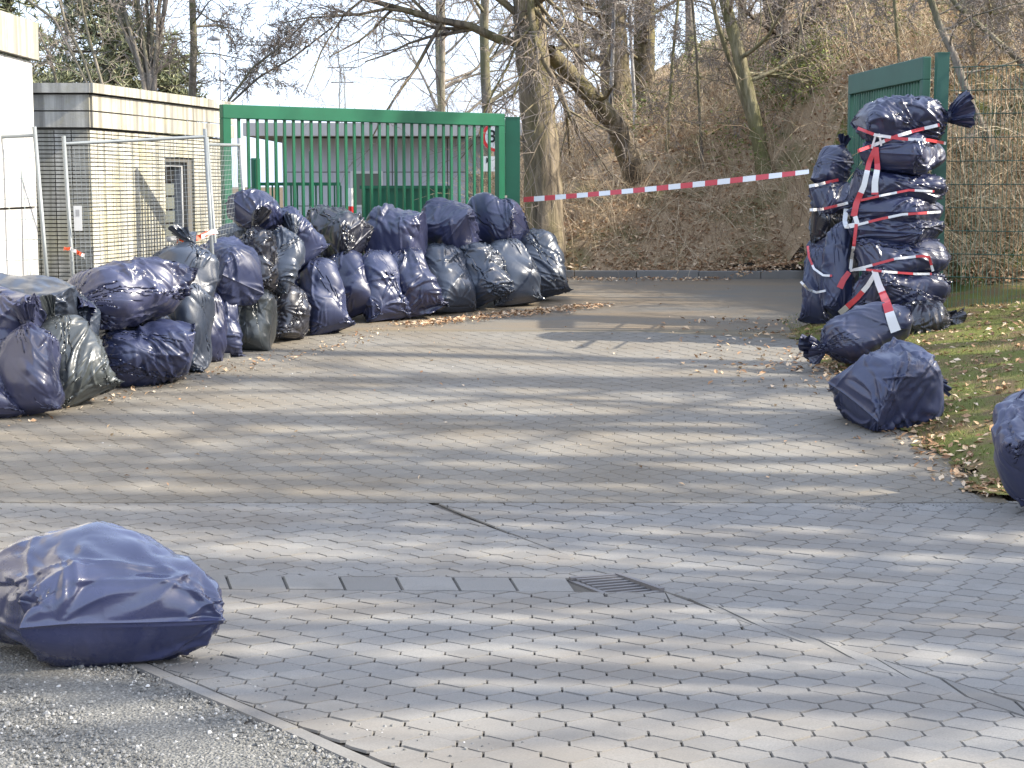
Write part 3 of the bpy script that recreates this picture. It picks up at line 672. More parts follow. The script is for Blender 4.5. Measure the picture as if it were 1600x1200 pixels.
# ---------------------------------------------------------------- refuse sacks
def film(seed, R=.29, H=.9, NA=144, NL=108, iters=260, slack=1.1, lump=.3, nb=22, pk=1., fill=.93, cre=.05, nf=11, sq=.74, cw=1, taut=0, twist=.5, bendk=.03, squat=.93, seam=1.16, tail=.16, shoulder=.70, neck=.045, press=.0012, vs=1.04):
    """A tied refuse sack: a film tube with a flat bottom weld, more film than the stuffing fills, relaxed until it creases."""
    rg = np.random.default_rng(seed)
    s = np.linspace(0, 1, 600)
    # profile along the sack
    zc = []; rx = []; ry = []
    for a in s:
        if a < .30:
            q = a/.30*math.pi/2
            zc.append(R*.95*(1-math.cos(q))); ry.append(R*math.sin(q)**.85); rx.append(R*(seam-(seam-1)*math.sin(q)))
        elif a < shoulder:
            f = (a-.30)/(shoulder-.30); zc.append(R*.95+f*(H*.74-R*.95)); rx.append(R); ry.append(R)
        elif a < .88:
            f = (a-shoulder)/(.88-shoulder); zc.append(H*.74+H*.26*(f**.9)); r = neck+(R-neck)*math.cos(f*math.pi/2)**1.15; rx.append(r); ry.append(r)
        else:
            f = (a-.88)/.12; r = neck+(tail*.5)*f**.8; zc.append(H+tail*f); rx.append(r*1.25); ry.append(r*.8)
    zc, rx, ry = map(np.array, (zc, rx, ry))
    L = np.concatenate([[0], np.cumsum(np.hypot(np.diff(zc), np.diff(np.maximum(ry, 0))))]); L /= L[-1]
    u = np.linspace(0, 1, NL)
    z0, x0, y0 = np.interp(u, L, zc), np.interp(u, L, rx), np.interp(u, L, ry)
    th = np.linspace(0, 2*math.pi, NA, endpoint=False)+.02
    c, sn = np.cos(th), np.sin(th)
    c, sn = np.sign(c)*np.abs(c)**sq*1.02, np.sign(sn)*np.abs(sn)**sq*1.02
    # lumpy stuffing: blunt bumps the film is drawn over
    lum = np.zeros((NL, NA)); zz0 = z0[:, None]
    for k in range(nb):
        tb, zb, am = rg.uniform(0, 6.283), rg.uniform(.02, .9)*H, rg.uniform(.4, 1)
        wd = rg.uniform(.12, .34)*R/.29
        da = (th[None]-tb+math.pi) % (2*math.pi)-math.pi
        ds = np.sqrt((da*R)**2+(zz0-zb)**2)/wd
        lum = np.maximum(lum, am*np.exp(-ds**pk))
    for k in range(8):
        a, b, ph, am = rg.integers(1, 4), rg.uniform(1, 6), rg.uniform(0, 6.28), rg.uniform(.3, 1)
        lum += .12*am*np.sin(a*th[None]+b*u[:, None]*3+ph)
    lum = (lum-lum.mean())*lump
    damp = np.clip((z0/H)*4, 0, 1)*np.clip((H*1.0-z0)/(.3*H), 0, 1)
    k0 = 1+lum*damp[:, None]
    X = np.stack([x0[:, None]*c[None]*k0, y0[:, None]*sn[None]*k0, np.repeat(z0[:, None], NA, 1)], -1)
    bx, by = x0*fill, y0*fill
    # rest lengths
    cu = np.linalg.norm(np.roll(X, -1, 1)-X, axis=2)
    full = 2*math.pi*R*slack/NA
    per = cu.mean(1, keepdims=True)
    snug = np.clip(1-z0/(.32*H), 0, 1)[:, None]         # the weld end is pulled tight: no spare film there
    ru = np.minimum(np.full_like(cu, full), np.maximum(per*2.6, .2*full))*(.96+.08*rg.random((NL, 1)))
    ru = ru*(1-snug)+np.minimum(ru, cu*1.01)*snug
    rv = np.linalg.norm(X[1:]-X[:-1], axis=2)*vs
    rv2 = np.repeat(rv.mean(1, keepdims=True), NA, 1)*.5+rv*.5
    rd = np.sqrt(ru[:-1]**2+rv2**2)
    # seed creases
    nz = np.zeros((NL, NA))
    for k in range(60):
        a, b, ph = rg.integers(3, 26), rg.uniform(-40, 40), rg.uniform(0, 6.28)
        nz += np.sin(a*th[None]+b*u[:, None]+ph)/math.sqrt(a)
    nz *= .012/nz.std(); nz *= np.clip(z0/(.25*H), .1, 1)[:, None]
    rad = np.stack([np.cos(th), np.sin(th), 0*c], -1)[None]
    X = X+rad*np.abs(nz)[..., None]*damp[:, None, None]
    tw = twist*np.clip((z0-.1*H)/(.9*H), 0, 1)**1.2
    ct, st = np.cos(tw)[:, None], np.sin(tw)[:, None]
    X = np.stack([X[..., 0]*ct-X[..., 1]*st, X[..., 0]*st+X[..., 1]*ct, X[..., 2]*squat], -1)
    z0 = z0*squat; H0 = H; H = H*squat; tail = tail*squat
    tl = np.clip((z0-H)/tail, 0, 1)[:, None]
    ragged = np.zeros((NL, NA))
    for k in range(5):
        ragged += rg.uniform(.2, 1)*np.sin(rg.integers(1, 5+3*k)*th[None]+rg.uniform(0, 6.28)+3*u[:, None]*rg.normal())
    ragged = ragged/np.abs(ragged).max()
    lean = rg.uniform(-.5, .5, 2)*tail
    X[..., 2] += tl*ragged*.45*tail-tl*tail*.2*rg.random((1, NA))
    X[..., :2] *= (1+.6*tl*np.roll(ragged, 17, 1))[..., None]
    X[..., 0] += tl*lean[0]*2; X[..., 1] += tl*lean[1]*2
    zd = R*.95*squat
    if taut: ru = cu*1.0; rv2 = rv*1.0/vs; rd = np.sqrt(ru[:-1]**2+rv2**2)
    neck_rows = np.abs(z0-H) < .012
    for it in range(iters):
        D = np.zeros_like(X)
        def edge(A, B, rest, wt):
            d = B-A; l = np.linalg.norm(d, axis=2); g = (l-rest)/np.maximum(l, 1e-6)
            g = np.where(g < 0, g*.75, g)
            return d*(g*wt)[..., None]
        e = edge(X, np.roll(X, -1, 1), ru, .25); D += e; D -= np.roll(e, 1, 1)
        e = edge(X[:-1], X[1:], rv2, .25); D[:-1] += e; D[1:] -= e
        e = edge(X[:-1], np.roll(X, -1, 1)[1:], rd, .12); D[:-1] += e; D[1:] -= np.roll(e, 1, 1)
        Y = np.roll(X, -1, 1); e = edge(Y[:-1], X[1:], rd, .12); D[1:] -= e; D[:-1] += np.roll(e, 1, 1)
        lapu = (np.roll(X, 1, 1)+np.roll(X, -1, 1))/2-X
        bend = bendk*(2.5 if it < iters*.3 else 1)
        D += lapu*bend
        D[1:-1] += ((X[2:]+X[:-2])/2-X[1:-1])*bend
        X = X+D*.9
        rr = np.hypot(X[..., 0], X[..., 1]); X[..., :2] *= (1-(not taut)*np.minimum(press*damp[:, None]/np.maximum(rr, .01), .3))[..., None]
        X[..., 2] -= .0004*damp[:, None]
        zz = np.clip(X[..., 2], 0, H+tail)
        qx = np.interp(zz, z0, bx)*k0; qy = np.interp(zz, z0, by)*k0
        q = ((np.abs(X[..., 0])/np.maximum(qx, .002))**(2/sq)+(np.abs(X[..., 1])/np.maximum(qy, .002))**(2/sq))**(sq/2)
        f = np.where(q < 1, 1/np.maximum(q, .05), 1)
        f[z0 > H*1.01] = 1
        if taut: f[z0 < zd*.7] = 1
        X[..., 0] *= f; X[..., 1] *= f
        X[0] = X[0]*.5+np.stack([x0[0]*c, 0*c, np.full(NA, -.012)], -1)*.5
        X[1, :, 1] *= .2
        rr = np.hypot(X[neck_rows, :, 0], X[neck_rows, :, 1]); g = np.minimum(1, neck*1.25/np.maximum(rr, 1e-5))
        X[neck_rows, :, 0] *= g; X[neck_rows, :, 1] *= g
    if taut:
        for _ in range(8): X[1:12] = X[1:12]*.5+(X[0:11]+X[2:13])*.25
        for _ in range(4): X[:14] = X[:14]*.6+(np.roll(X[:14], 1, 1)+np.roll(X[:14], -1, 1))*.2
    # long sharp folds fanning out from the weld corners, the neck and a few snags
    if cre:
        nrm = np.cross(np.roll(X, -1, 1)-np.roll(X, 1, 1), np.gradient(X, axis=0)); nrm /= np.maximum(np.linalg.norm(nrm, axis=2, keepdims=True), 1e-9)
        Hh = np.zeros((NL, NA)); tz = th[None]*R; zz = np.repeat((np.cumsum(np.concatenate([[0], np.hypot(np.diff(z0), np.diff(y0))])))[:, None], NA, 1); top = float(zz[np.abs(z0-H).argmin(), 0])
        src = ([] if taut else [(0, 0, .5), (math.pi, 0, .5)])+[(rg.uniform(0, 6.28), top*1.02, -.5) for _ in range(2)]+[(rg.uniform(0, 6.28), rg.uniform(.15, .85)*top, None) for _ in range(nf)]+[(rg.uniform(0, 6.28), 0, .5) for _ in range(4*taut)]
        for t0, zs, base in src:
            a0 = rg.uniform(0, 6.28)
            for k in range(rg.integers(4, 8)):
                if base is None: an = a0+rg.normal(0, .55)
                else: an = base*math.pi+rg.normal(0, .6)
                g0, ln = rg.uniform(.01, .1), rg.uniform(.16, .5)*top; w = cw*rg.uniform(.011, .024)*R/.29; am = cre*rg.uniform(.35, 1)*rg.choice([1, 1, -.8])
                da = ((th[None]-t0+math.pi) % (2*math.pi)-math.pi)*R; dz = zz-zs; bend = rg.normal(0, .5)
                al = da*math.cos(an)+dz*math.sin(an); ac = -da*math.sin(an)+dz*math.cos(an)+bend*al*al/max(ln, .1)
                f = np.clip((al-g0)/ln, 0, 1); env = np.sin(f*math.pi)**.6*(1-.5*f); wd = w*(.6+1.2*f)
                Hh += am*env*(np.exp(-np.abs(ac)/wd)-.45*np.exp(-(ac/(2.6*wd))**2))
        if taut: Hh *= np.clip(np.abs(np.sin(th[None]))*2.2+zz/top*1.5-.25, 0, 1)
        X = X+nrm*(Hh*np.clip((H*1.0-z0)/(.12*H), 0, 1)[:, None]*np.clip(zz/.03, 0, 1))[..., None]*np.sign((nrm*(X-X.mean((0, 1)))).sum(2).mean())
    idx = np.arange(NL*NA).reshape(NL, NA)
    a, b = idx[:-1], np.roll(idx, -1, 1)[:-1]; d, e2 = idx[1:], np.roll(idx, -1, 1)[1:]
    F = np.stack([a, b, e2, d], -1).reshape(-1, 4)
    row = np.repeat(np.arange(NL), NA); nr = int(np.argmin(np.abs(z0-H)))
    return X.reshape(-1, 3), F, row, nr

ARCH = [dict(slack=1.12, lump=.35, nb=26, bendk=.01, press=.004, twist=.9, cre=.06), dict(shoulder=.82, slack=1.08, lump=.3, nb=40, bendk=.006, press=.004, twist=-.6, fill=.9),
        dict(shoulder=.82, slack=1.2, lump=.3, nb=16, bendk=.004, press=.006, twist=.8, vs=1.08, cre=.06), dict(shoulder=.82, slack=1.15, lump=.25, nb=30, bendk=.003, press=.008, twist=1.4, vs=1.1, fill=.9, cre=.065, squat=.88),
        dict(slack=1.25, lump=.35, bendk=.006, press=.004, vs=1.1, twist=1.3, cre=.065, nf=16), dict(shoulder=.82, slack=1.14, lump=.35, bendk=.008, press=.003, twist=-1.2, cre=.055),
        dict(taut=1, iters=30, lump=.28, nb=12, pk=1.1, bendk=.02, twist=.5, cre=.05, nf=9, cw=1.4, sq=.66, seam=1.1), dict(shoulder=.82, slack=1.18, lump=.4, bendk=.01, press=.004, twist=.9, nb=34, cre=.06, nf=14),
        dict(slack=1.25, lump=.4, bendk=.005, press=.005, vs=1.12, twist=.7, nb=30, tail=.2, cre=.07, nf=18), dict(taut=1, iters=30, lump=.34, nb=10, pk=1., bendk=.02, twist=-.7, cre=.06, nf=12, cw=1.3, sq=.62, seam=1.1),
        dict(slack=1.22, lump=.35, bendk=.006, press=.005, twist=1.6, tail=.22, vs=1.08, cre=.065, nf=16), dict(shoulder=.82, slack=1.16, lump=.3, bendk=.005, press=.004, twist=-.9, vs=1.06, cre=.055),
        dict(taut=1, lump=.36, nb=11, pk=1., bendk=.02, twist=.5, cre=.065, nf=14, cw=1.3, sq=.6, squat=.82, seam=1.08, tail=.1),
        dict(taut=1, pk=1., bendk=.02, twist=.0, nf=9, cw=1.6, sq=.64, seam=1.08, squat=.9, seed=61, cre=.05, lump=.4, nb=9)]
_cache = {}
D2R = math.radians
G1, G2, G3, G4 = 'sacks heaped at the left', 'sacks in the double row along the gate', 'taped sacks stacked at the right', 'single sacks lying apart'
def archetype(i, hi=False):
    if (i, hi) not in _cache:
        k = dict(ARCH[i]); k.setdefault('iters', 200)
        if hi: k.update(NA=200, NL=150, iters=40 if k.get('taut') else 420)
        k.setdefault('seed', 40+i); _cache[(i, hi)] = film(**k)
    return _cache[(i, hi)]
STACK = []                                             # world-space triangles of the taped sacks, for laying the tape on them
def sack(label, box, axis, roll, a, mat, Y=None, group='refuse sacks', mirror=False, hi=False, necked=True, flat=.06, lay=False, depth=1.0, crown=None):
    """box: the sack's outline in the photo; axis: direction from bottom weld to neck; Y: depth of its middle (None: it stands on the ground)"""
    V, Fc, row, nr = archetype(a, hi)
    V = V.copy()
    if mirror: V[:, 0] *= -1
    ax = Vector(axis).normalized(); side = Vector((1, 0, 0)) if abs(ax.x) < .8 else Vector((0, 1, 0))
    sx = (side-ax*side.dot(ax)).normalized(); sy = ax.cross(sx)
    R = Matrix((sx, sy, ax)).transposed() @ Matrix.Rotation(roll, 3, 'Z')
    W = V @ np.array(R).T
    body = row < nr-4
    x0, y0, x1, y1 = box
    if group == G1: x0, x1, y0 = x0-.09*(x1-x0), x1+.10*(x1-x0), y0-.04*(y1-y0)
    if group == G3 and Y: y0, y1 = y0-2, y1+5
    cx, cy = (x0+x1)/2, (y0+y1)/2
    lo, hi_ = W[body].min(0), W[body].max(0); ext = hi_-lo
    ground = Y is None
    if ground:
        g = gp(cx, y1); Y = g.y; s_ = (at(x1, cy, Y).x-at(x0, cy, Y).x)/ext[0]; Y = g.y+.36*min(ext[1]*s_, 1.0)*depth
    w = at(x1, cy, Y).x-at(x0, cy, Y).x; ztop = at(cx, y0, Y).z
    zb = Tz(at(cx, cy, Y).x, Y)-.01 if ground else at(cx, y1, Y).z
    h = ztop-zb
    # the weight presses the underside flat before the sack is brought to size
    zl = (W[:, 2]-lo[2])/ext[2]; zl = np.maximum(zl, flat+(zl-flat)*.08)
    zl = (zl-zl[body].min())/(zl[body].max()-zl[body].min())
    kx, kz = w/ext[0], h; ky = math.sqrt(kx*abs(kz/ext[2]))*depth
    P = np.empty_like(W)
    P[:, 0] = (W[:, 0]-(lo[0]+hi_[0])/2)*kx; P[:, 1] = (W[:, 1]-(lo[1]+hi_[1])/2)*ky; P[:, 2] = zl*kz
    if crown:                                          # peak position across the sack, and how far the top drops at its left and right ends
        f = P[:, 0]/w+.5-crown[0]; d = np.where(f < 0, -f/crown[0]*crown[1], f/(1-crown[0])*crown[2]); P[:, 2] *= 1-np.clip(d, 0, .7)*np.clip(P[:, 2]/h*1.6-.3, 0, 1)
    c = at(cx, cy, Y); loc = Vector((c.x, Y, zb))
    fs = Fc if not mirror else Fc[:, ::-1]
    fr = row[Fc].max(1)
    def mk(name, sel, parent, l, m_):
        idx = np.unique(fs[sel]); mp = np.full(len(P), -1); mp[idx] = np.arange(len(idx))
        me = bpy.data.meshes.new(name); me.from_pydata(P[idx].tolist(), [], mp[fs[sel]].tolist()); me.materials.append(m_); me.shade_smooth(); me.update()
        return link(name, me, parent, l)
    if necked:
        o = mk('refuse_sack', fr <= nr, None, loc, M[mat]); mk('tied_neck', fr > nr, o, (0, 0, 0), M[mat])
    else: o = mk('refuse_sack', fr <= nr, None, loc, M[mat])
    tag(o, label, 'refuse sack', group)
    if lay: STACK.append((P+np.array(loc), fs))
    return o
G1, G2, G3, G4 = 'sacks heaped at the left', 'sacks in the double row along the gate', 'taped sacks stacked at the right', 'single sacks lying apart'
UP = (0, .25, 1)
# --- the single sacks
sack('large violet sack lying alone at the near left, seam facing the camera', (-75, 819, 363, 1052), (-.42, .88, .1), D2R(6), 13, 'lilac', None, G4, hi=True, depth=.9, crown=(.5, .26, .22))
sack('blue sack slumped on the kerb below the tall taped stack', (1297, 530, 1474, 677), (.9, .42, .12), D2R(28), 12, 'soft', None, G4, hi=True, mirror=True, crown=(.62, .24, .1), flat=.12)
sack('violet sack cut by the right edge of the photo, on the mossy turf', (1544, 606, 1735, 812), (.3, .8, .45), D2R(70), 7, 'violet', None, G4)
# --- heap at the left
sack('violet-grey sack at the far left bottom corner of the heap, cut by the photo edge', (-75, 574, 33, 660), (-.3, .6, .6), D2R(20), 5, 'violet', None, G1)
sack('upright violet sack with pinched side knot, left of the grey-green sack', (3, 512, 97, 654), (-.12, .3, 1), D2R(-20), 1, 'violet', None, G1)
sack('grey-green sack standing in front, with shiny creases, lightest of the heap', (56, 497, 182, 639), (-.55, .4, .85), D2R(12), 3, 'olive', None, G1)
sack('blue sack lying in front with its knot towards the camera left', (164, 503, 295, 609), (-.75, -.45, -.1), D2R(50), 10, 'soft', None, G1)
sack('slate blue sack lying on top of the heap at its far left end', (-70, 430, 114, 522), (-.9, .2, .1), D2R(60), 6, 'slate', 15.7, G1)
sack('dark violet sack at the left photo edge, under the slate blue one', (-60, 447, 62, 548), (-.8, .5, .2), D2R(80), 2, 'violet', 15.15, G1)
sack('small grey sack wedged behind the grey-green one', (66, 466, 150, 575), (.2, .4, 1), D2R(15), 11, 'slate', 15.85, G1, necked=False)
sack('pale violet sack squeezed between the left edge and the upright violet sack', (-45, 508, 50, 625), (.1, .4, 1), D2R(45), 0, 'violet', 14.95, G1, necked=False)
sack('big glossy violet sack on top of the heap, its crumpled knot facing the camera', (120, 404, 292, 512), (-.5, -.8, -.12), D2R(35), 8, 'violet', 16.5, G1)
sack('grey sack hidden under the big glossy violet one', (150, 480, 270, 585), (0, .4, 1), 0, 4, 'slate', 16.9, G1, necked=False)
sack('slate sack with folded crest right of the big glossy violet sack', (230, 384, 334, 498), (.15, .3, 1), D2R(40), 2, 'slate', 17.6, G1)
sack('dark grey upright sack in the shade right of the blue lying sack', (256, 440, 328, 581), (.1, .25, 1), D2R(-35), 5, 'slate', None, G1, necked=False)
sack('plump mauve-blue sack resting on two standing sacks mid heap', (317, 373, 405, 477), (-.55, .75, .25), D2R(30), 6, 'soft', 18.5, G1, mirror=True)
sack('blue standing sack under the plump mauve-blue one', (304, 466, 378, 561), (-.05, .25, 1), D2R(8), 7, 'soft', None, G1, necked=False)
sack('greenish black standing sack with a leaf stuck on it', (366, 450, 427, 549), (.12, .25, 1), D2R(-12), 11, 'olive', None, G1, necked=False)
sack('glossy black and blue standing sack at the right foot of the heap', (415, 446, 480, 536), (.0, .25, 1), D2R(60), 4, 'ink', None, G1, necked=False)
sack('black crumpled sack wedged upright in the middle of the heap', (372, 358, 430, 458), (-.15, .2, 1), D2R(75), 8, 'ink', 19.0, G1)
sack('creased blue-grey sack right of the black crumpled one', (398, 358, 470, 458), (.3, .5, .6), D2R(20), 10, 'slate', 19.4, G1)
sack('dark blue sack at the very top of the heap, before the fence panel end', (360, 297, 434, 368), (.3, .75, -.2), D2R(40), 9, 'navy', 19.6, G1, mirror=True)
sack('blue sack below the topmost one with its tied black neck pointing up left', (424, 326, 507, 428), (-.65, -.15, .8), D2R(15), 0, 'soft', 20.2, G1)
sack('pale blue sack peeping out behind the top of the heap', (340, 350, 402, 420), (0, .5, 1), D2R(70), 1, 'slate', 19.9, G1, necked=False)
sack('slate sack wedged low between the dark upright one and the plump mauve-blue one', (290, 455, 350, 566), (.0, .3, 1), D2R(33), 1, 'navy', 18.0, G1, necked=False)
sack('navy sack hidden low behind the black and blue standing sacks', (395, 430, 470, 528), (-.1, .3, 1), D2R(50), 7, 'navy', 20.1, G1, necked=False)
sack('navy sack filling the gap between the heap and the gate row', (440, 400, 500, 520), (-.1, .3, 1), D2R(-40), 3, 'navy', 20.8, G1, necked=False)
# --- double row along the gate
sack('tall blue sack leaning left at the near end of the gate row', (464, 402, 557, 524), (-.35, .45, 1), D2R(10), 5, 'soft', None, G2, necked=False)
sack('second lower sack of the gate row, black and glossy', (502, 390, 605, 505), (-.38, .5, 1), D2R(-15), 2, 'navy', None, G2, necked=False)
sack('third lower sack of the gate row, bright glints on blue', (549, 390, 643, 503), (-.40, .5, 1), D2R(25), 4, 'soft', None, G2, mirror=True, necked=False)
sack('fourth lower sack of the gate row, dark and deeply creased', (595, 386, 703, 499), (-.42, .5, 1), D2R(0), 7, 'navy', None, G2, necked=False)
sack('fifth lower sack of the gate row, grey with long upright folds', (639, 380, 746, 492), (-.35, .5, 1), D2R(40), 11, 'slate', None, G2, necked=False)
sack('sixth lower sack of the gate row, slate with bright streaks', (699, 378, 805, 486), (-.35, .5, 1), D2R(-30), 8, 'slate', None, G2, necked=False, mirror=True)
sack('seventh lower sack of the gate row, smooth and dark', (747, 372, 853, 479), (-.35, .5, 1), D2R(18), 1, 'slate', None, G2, necked=False)
sack('last lower sack of the gate row, standing at its right end beside the leaves', (803, 358, 897, 471), (-.30, .4, 1), D2R(5), 3, 'slate', None, G2, necked=False, mirror=True)
sack('shiny black-grey sack, leftmost on top of the gate row', (472, 319, 584, 418), (-.85, .45, .1), D2R(-25), 8, 'ink', 21.6, G2, necked=False)
sack('smooth violet sack, second on top of the gate row', (566, 317, 672, 420), (-.9, .4, .05), D2R(80), 6, 'violet', 22.1, G2, necked=False)
sack('violet sack with a slanting ridge, third on top of the gate row', (648, 308, 754, 406), (-.8, .55, .2), D2R(50), 9, 'violet', 22.7, G2, necked=False)
sack('round dark sack, rightmost on top of the gate row below the gate post', (722, 300, 830, 392), (-.9, .4, .05), D2R(15), 5, 'navy', 23.3, G2, necked=False, mirror=True)
# --- taped stack at the right
RX = (.5, .85, .0)
k = dict(group=G3, lay=True)
sack('top sack of the taped stack, its loose neck flaring out to the right', (1336, 149, 1478, 222), (.97, .05, .12), D2R(10), 10, 'navy', 19.55, **k)
sack('second sack from the top of the taped stack, crossed by two tapes', (1337, 205, 1482, 270), RX, D2R(5), 9, 'navy', 19.5, necked=False, **k)
sack('third sack from the top of the taped stack, a tape end hanging over it', (1320, 263, 1480, 314), (.95, .25, -.05), D2R(100), 2, 'navy', 19.5, necked=False, **k)
sack('fourth sack from the top of the taped stack, between two slanting tapes', (1318, 304, 1478, 350), RX, D2R(0), 6, 'navy', 19.45, necked=False, **k)
sack('fifth sack from the top of the taped stack, shiny at its right end', (1321, 333, 1482, 382), (.45, .85, .0), D2R(8), 12, 'navy', 19.4, necked=False, **k)
sack('sixth sack from the top of the taped stack, above the lowest tape loop', (1330, 370, 1486, 430), (.93, .3, .05), D2R(250), 4, 'navy', 19.35, necked=False, **k)
sack('seventh sack from the top of the taped stack, under the lowest tape loop', (1324, 415, 1488, 482), (.9, .4, -.1), D2R(290), 4, 'navy', 19.25, necked=False, **k)
sack('glossy crumpled sack at the lower right foot of the taped stack on the turf', (1392, 468, 1484, 536), (.9, -.2, .1), D2R(40), 8, 'ink', 18.9, **k)
sack('black sack carrying the stack, on the turf behind the lowest front sack', (1325, 468, 1470, 545), (.9, .3, .05), D2R(140), 5, 'ink', 19.3, **k)
sack('lowest front sack of the stack, on the turf with a black neck at left', (1279, 470, 1420, 574), (-.85, -.3, -.35), D2R(30), 1, 'navy', None, mirror=True, **k)
sack('upper sack of the side column with its black neck standing up beside the gate leaf', (1262, 228, 1334, 300), (.45, .2, .85), D2R(30), 0, 'navy', 21.0, **k)
sack('second sack of the side column, behind the stack, tied with one tape', (1263, 284, 1345, 336), (.9, .3, .1), D2R(70), 9, 'navy', 20.9, **k)
sack('third sack of the side column, black in the shade', (1263, 318, 1328, 374), (.8, .4, .1), D2R(110), 2, 'ink', 20.9, **k)
sack('fourth sack of the side column, leaning out with tape on its edge', (1252, 350, 1322, 450), (.3, .4, .9), D2R(20), 7, 'soft', 20.9, **k)
sack('long leaning sack at the left foot of the taped stack, tied round twice', (1246, 384, 1306, 507), (.25, .35, 1), D2R(-20), 5, 'soft', None, necked=False, depth=.8, **k)
sack('long pale blue sack leaning between the stack and the twice-tied one', (1281, 345, 1348, 514), (.22, .35, 1), D2R(35), 11, 'soft', None, necked=False, depth=.8, **k)

# ---------------------------------------------------------------- barrier tape
vv, ff, o_ = [], [], 0
for P, f_q in STACK: vv.append(P); ff.append(f_q+o_); o_ += len(P)
bvh = BVHTree.FromPolygons(np.concatenate(vv).tolist(), np.concatenate(ff).tolist())
EYE = Vector((0, 0, CZ))
def drape(px, py, last, off=.014):
    d = ray(px, py).normalized(); h = bvh.ray_cast(EYE, d)
    if h[0] is None: return EYE+d*last, last
    return EYE+d*(h[3]-off), h[3]-off
def strap(label, pts, w, band, start=0, taper=None):
    """barrier tape laid over the sacks along a line; w and band in photo pixels"""
    path = []
    for i in range(len(pts)-1):
        (a, b), (c, d_) = pts[i], pts[i+1]; k = max(1, int(math.hypot(c-a, d_-b)/3))
        for j in range(k): path.append((a+(c-a)*j/k, b+(d_-b)*j/k))
    path.append(pts[-1]); last = 19.0; hits = []
    for p in path:
        q, last = drape(*p, last); hits.append(last)
    hits = np.array(hits); hs = hits.copy()
    for i in range(len(hits)): hs[i] = hits[max(0, i-3):i+4].min()
    hs = np.convolve(np.pad(hs, 2, mode='edge'), np.ones(5)/5, 'valid')
    P = [EYE+ray(*p).normalized()*(h-.006) for p, h in zip(path, hs)]
    W = []
    for i in range(len(P)):
        t = (P[min(i+1, len(P)-1)]-P[max(i-1, 0)]).normalized(); v = (P[i]-EYE).normalized(); W.append(t.cross(v))
    m = MB(); ww = w*.8/F*19; s = max(1, round(band/3))
    Wn = [x.normalized()*ww/2*(1 if taper is None else 1+taper*i/len(W)) for i, x in enumerate(W)]
    for i in range(len(P)-1): m.quad(P[i]-Wn[i], P[i+1]-Wn[i+1], P[i+1]+Wn[i+1], P[i]+Wn[i], m=((i+start*s)//s) % 2)
    o = m.build('barrier_tape', [M['redfilm'], M['whitefilm']], origin=P[0]); tag(o, label, 'tape', 'barrier tape tied round the sacks')
    sd_ = o.modifiers.new('film', 'SOLIDIFY'); sd_.thickness = .0015; return o
strap('red and white tape slanting up to the right across the top two stack sacks', [(1340, 236), (1362, 228), (1400, 213), (1430, 204), (1468, 195)], 6.5, 22)
strap('red and white tape crossing down to the right on the second stack sack', [(1340, 200), (1368, 211), (1410, 217), (1452, 219), (1478, 224)], 6, 26, 0)
strap('white tape knot bunched at the crossing near the top of the stack', [(1362, 232), (1368, 212), (1374, 210), (1377, 228)], 4, 60, 1)
strap('tape tail hanging from the knot towards the left over the third stack sack', [(1368, 230), (1358, 254), (1350, 290), (1338, 318), (1334, 338)], 9, 36, 0, .4)
strap('broad tape tail hanging straight down from the knot, white at its end', [(1369, 230), (1371, 262), (1367, 285), (1367, 304)], 9, 34, 0, .5)
strap('thin tape round the third stack sack, rising to the right', [(1345, 313), (1380, 305), (1420, 297), (1460, 299)], 4.5, 26)
strap('tape between the fourth and fifth stack sacks, rising to the right', [(1326, 352), (1345, 350), (1372, 343), (1410, 335), (1470, 331)], 5, 30, 1)
strap('white tape loop dangling at the left side of the fourth stack sack', [(1322, 326), (1320, 345), (1322, 354), (1340, 351), (1336, 338)], 9, 90, 1)
strap('vertical tape down the left edge of the fifth and sixth stack sacks', [(1338, 350), (1334, 385), (1331, 402), (1329, 420)], 6.5, 34, 0)
strap('tape bowed upward round the sixth stack sack, turning down at its right end', [(1328, 423), (1360, 415), (1400, 404), (1440, 400), (1452, 402), (1458, 424)], 5, 32, 1)
strap('tape round the seventh stack sack, sagging slightly to the right', [(1328, 422), (1350, 421), (1390, 425), (1430, 428), (1456, 428)], 4.5, 24, 1)
strap('short red tape end pointing down left from the lowest tape knot', [(1327, 425), (1318, 437), (1312, 450)], 10, 60, 0, .3)
strap('tape running down left from the seventh sack onto the bottom one', [(1368, 426), (1356, 446), (1340, 465), (1312, 490)], 8, 34, 1, .5)
strap('broad tape running down right from the seventh sack, red at its end', [(1366, 422), (1373, 444), (1384, 470), (1395, 505), (1400, 518)], 11, 32, 1, .7)
strap('tape round the upper sack of the side column', [(1264, 291), (1280, 288), (1296, 284), (1310, 281)], 6, 24, 1)
strap('tape round the second sack of the side column, red in the middle', [(1265, 328), (1284, 327), (1305, 322), (1325, 317)], 5.5, 22, 1)
strap('bowed tape high on the long leaning sacks at the left foot', [(1262, 384), (1264, 402), (1272, 420), (1286, 430), (1300, 431)], 4.5, 30, 0)
strap('bowed tape low on the twice-tied leaning sack', [(1251, 440), (1262, 452), (1276, 457), (1290, 454)], 4.5, 60, 1)
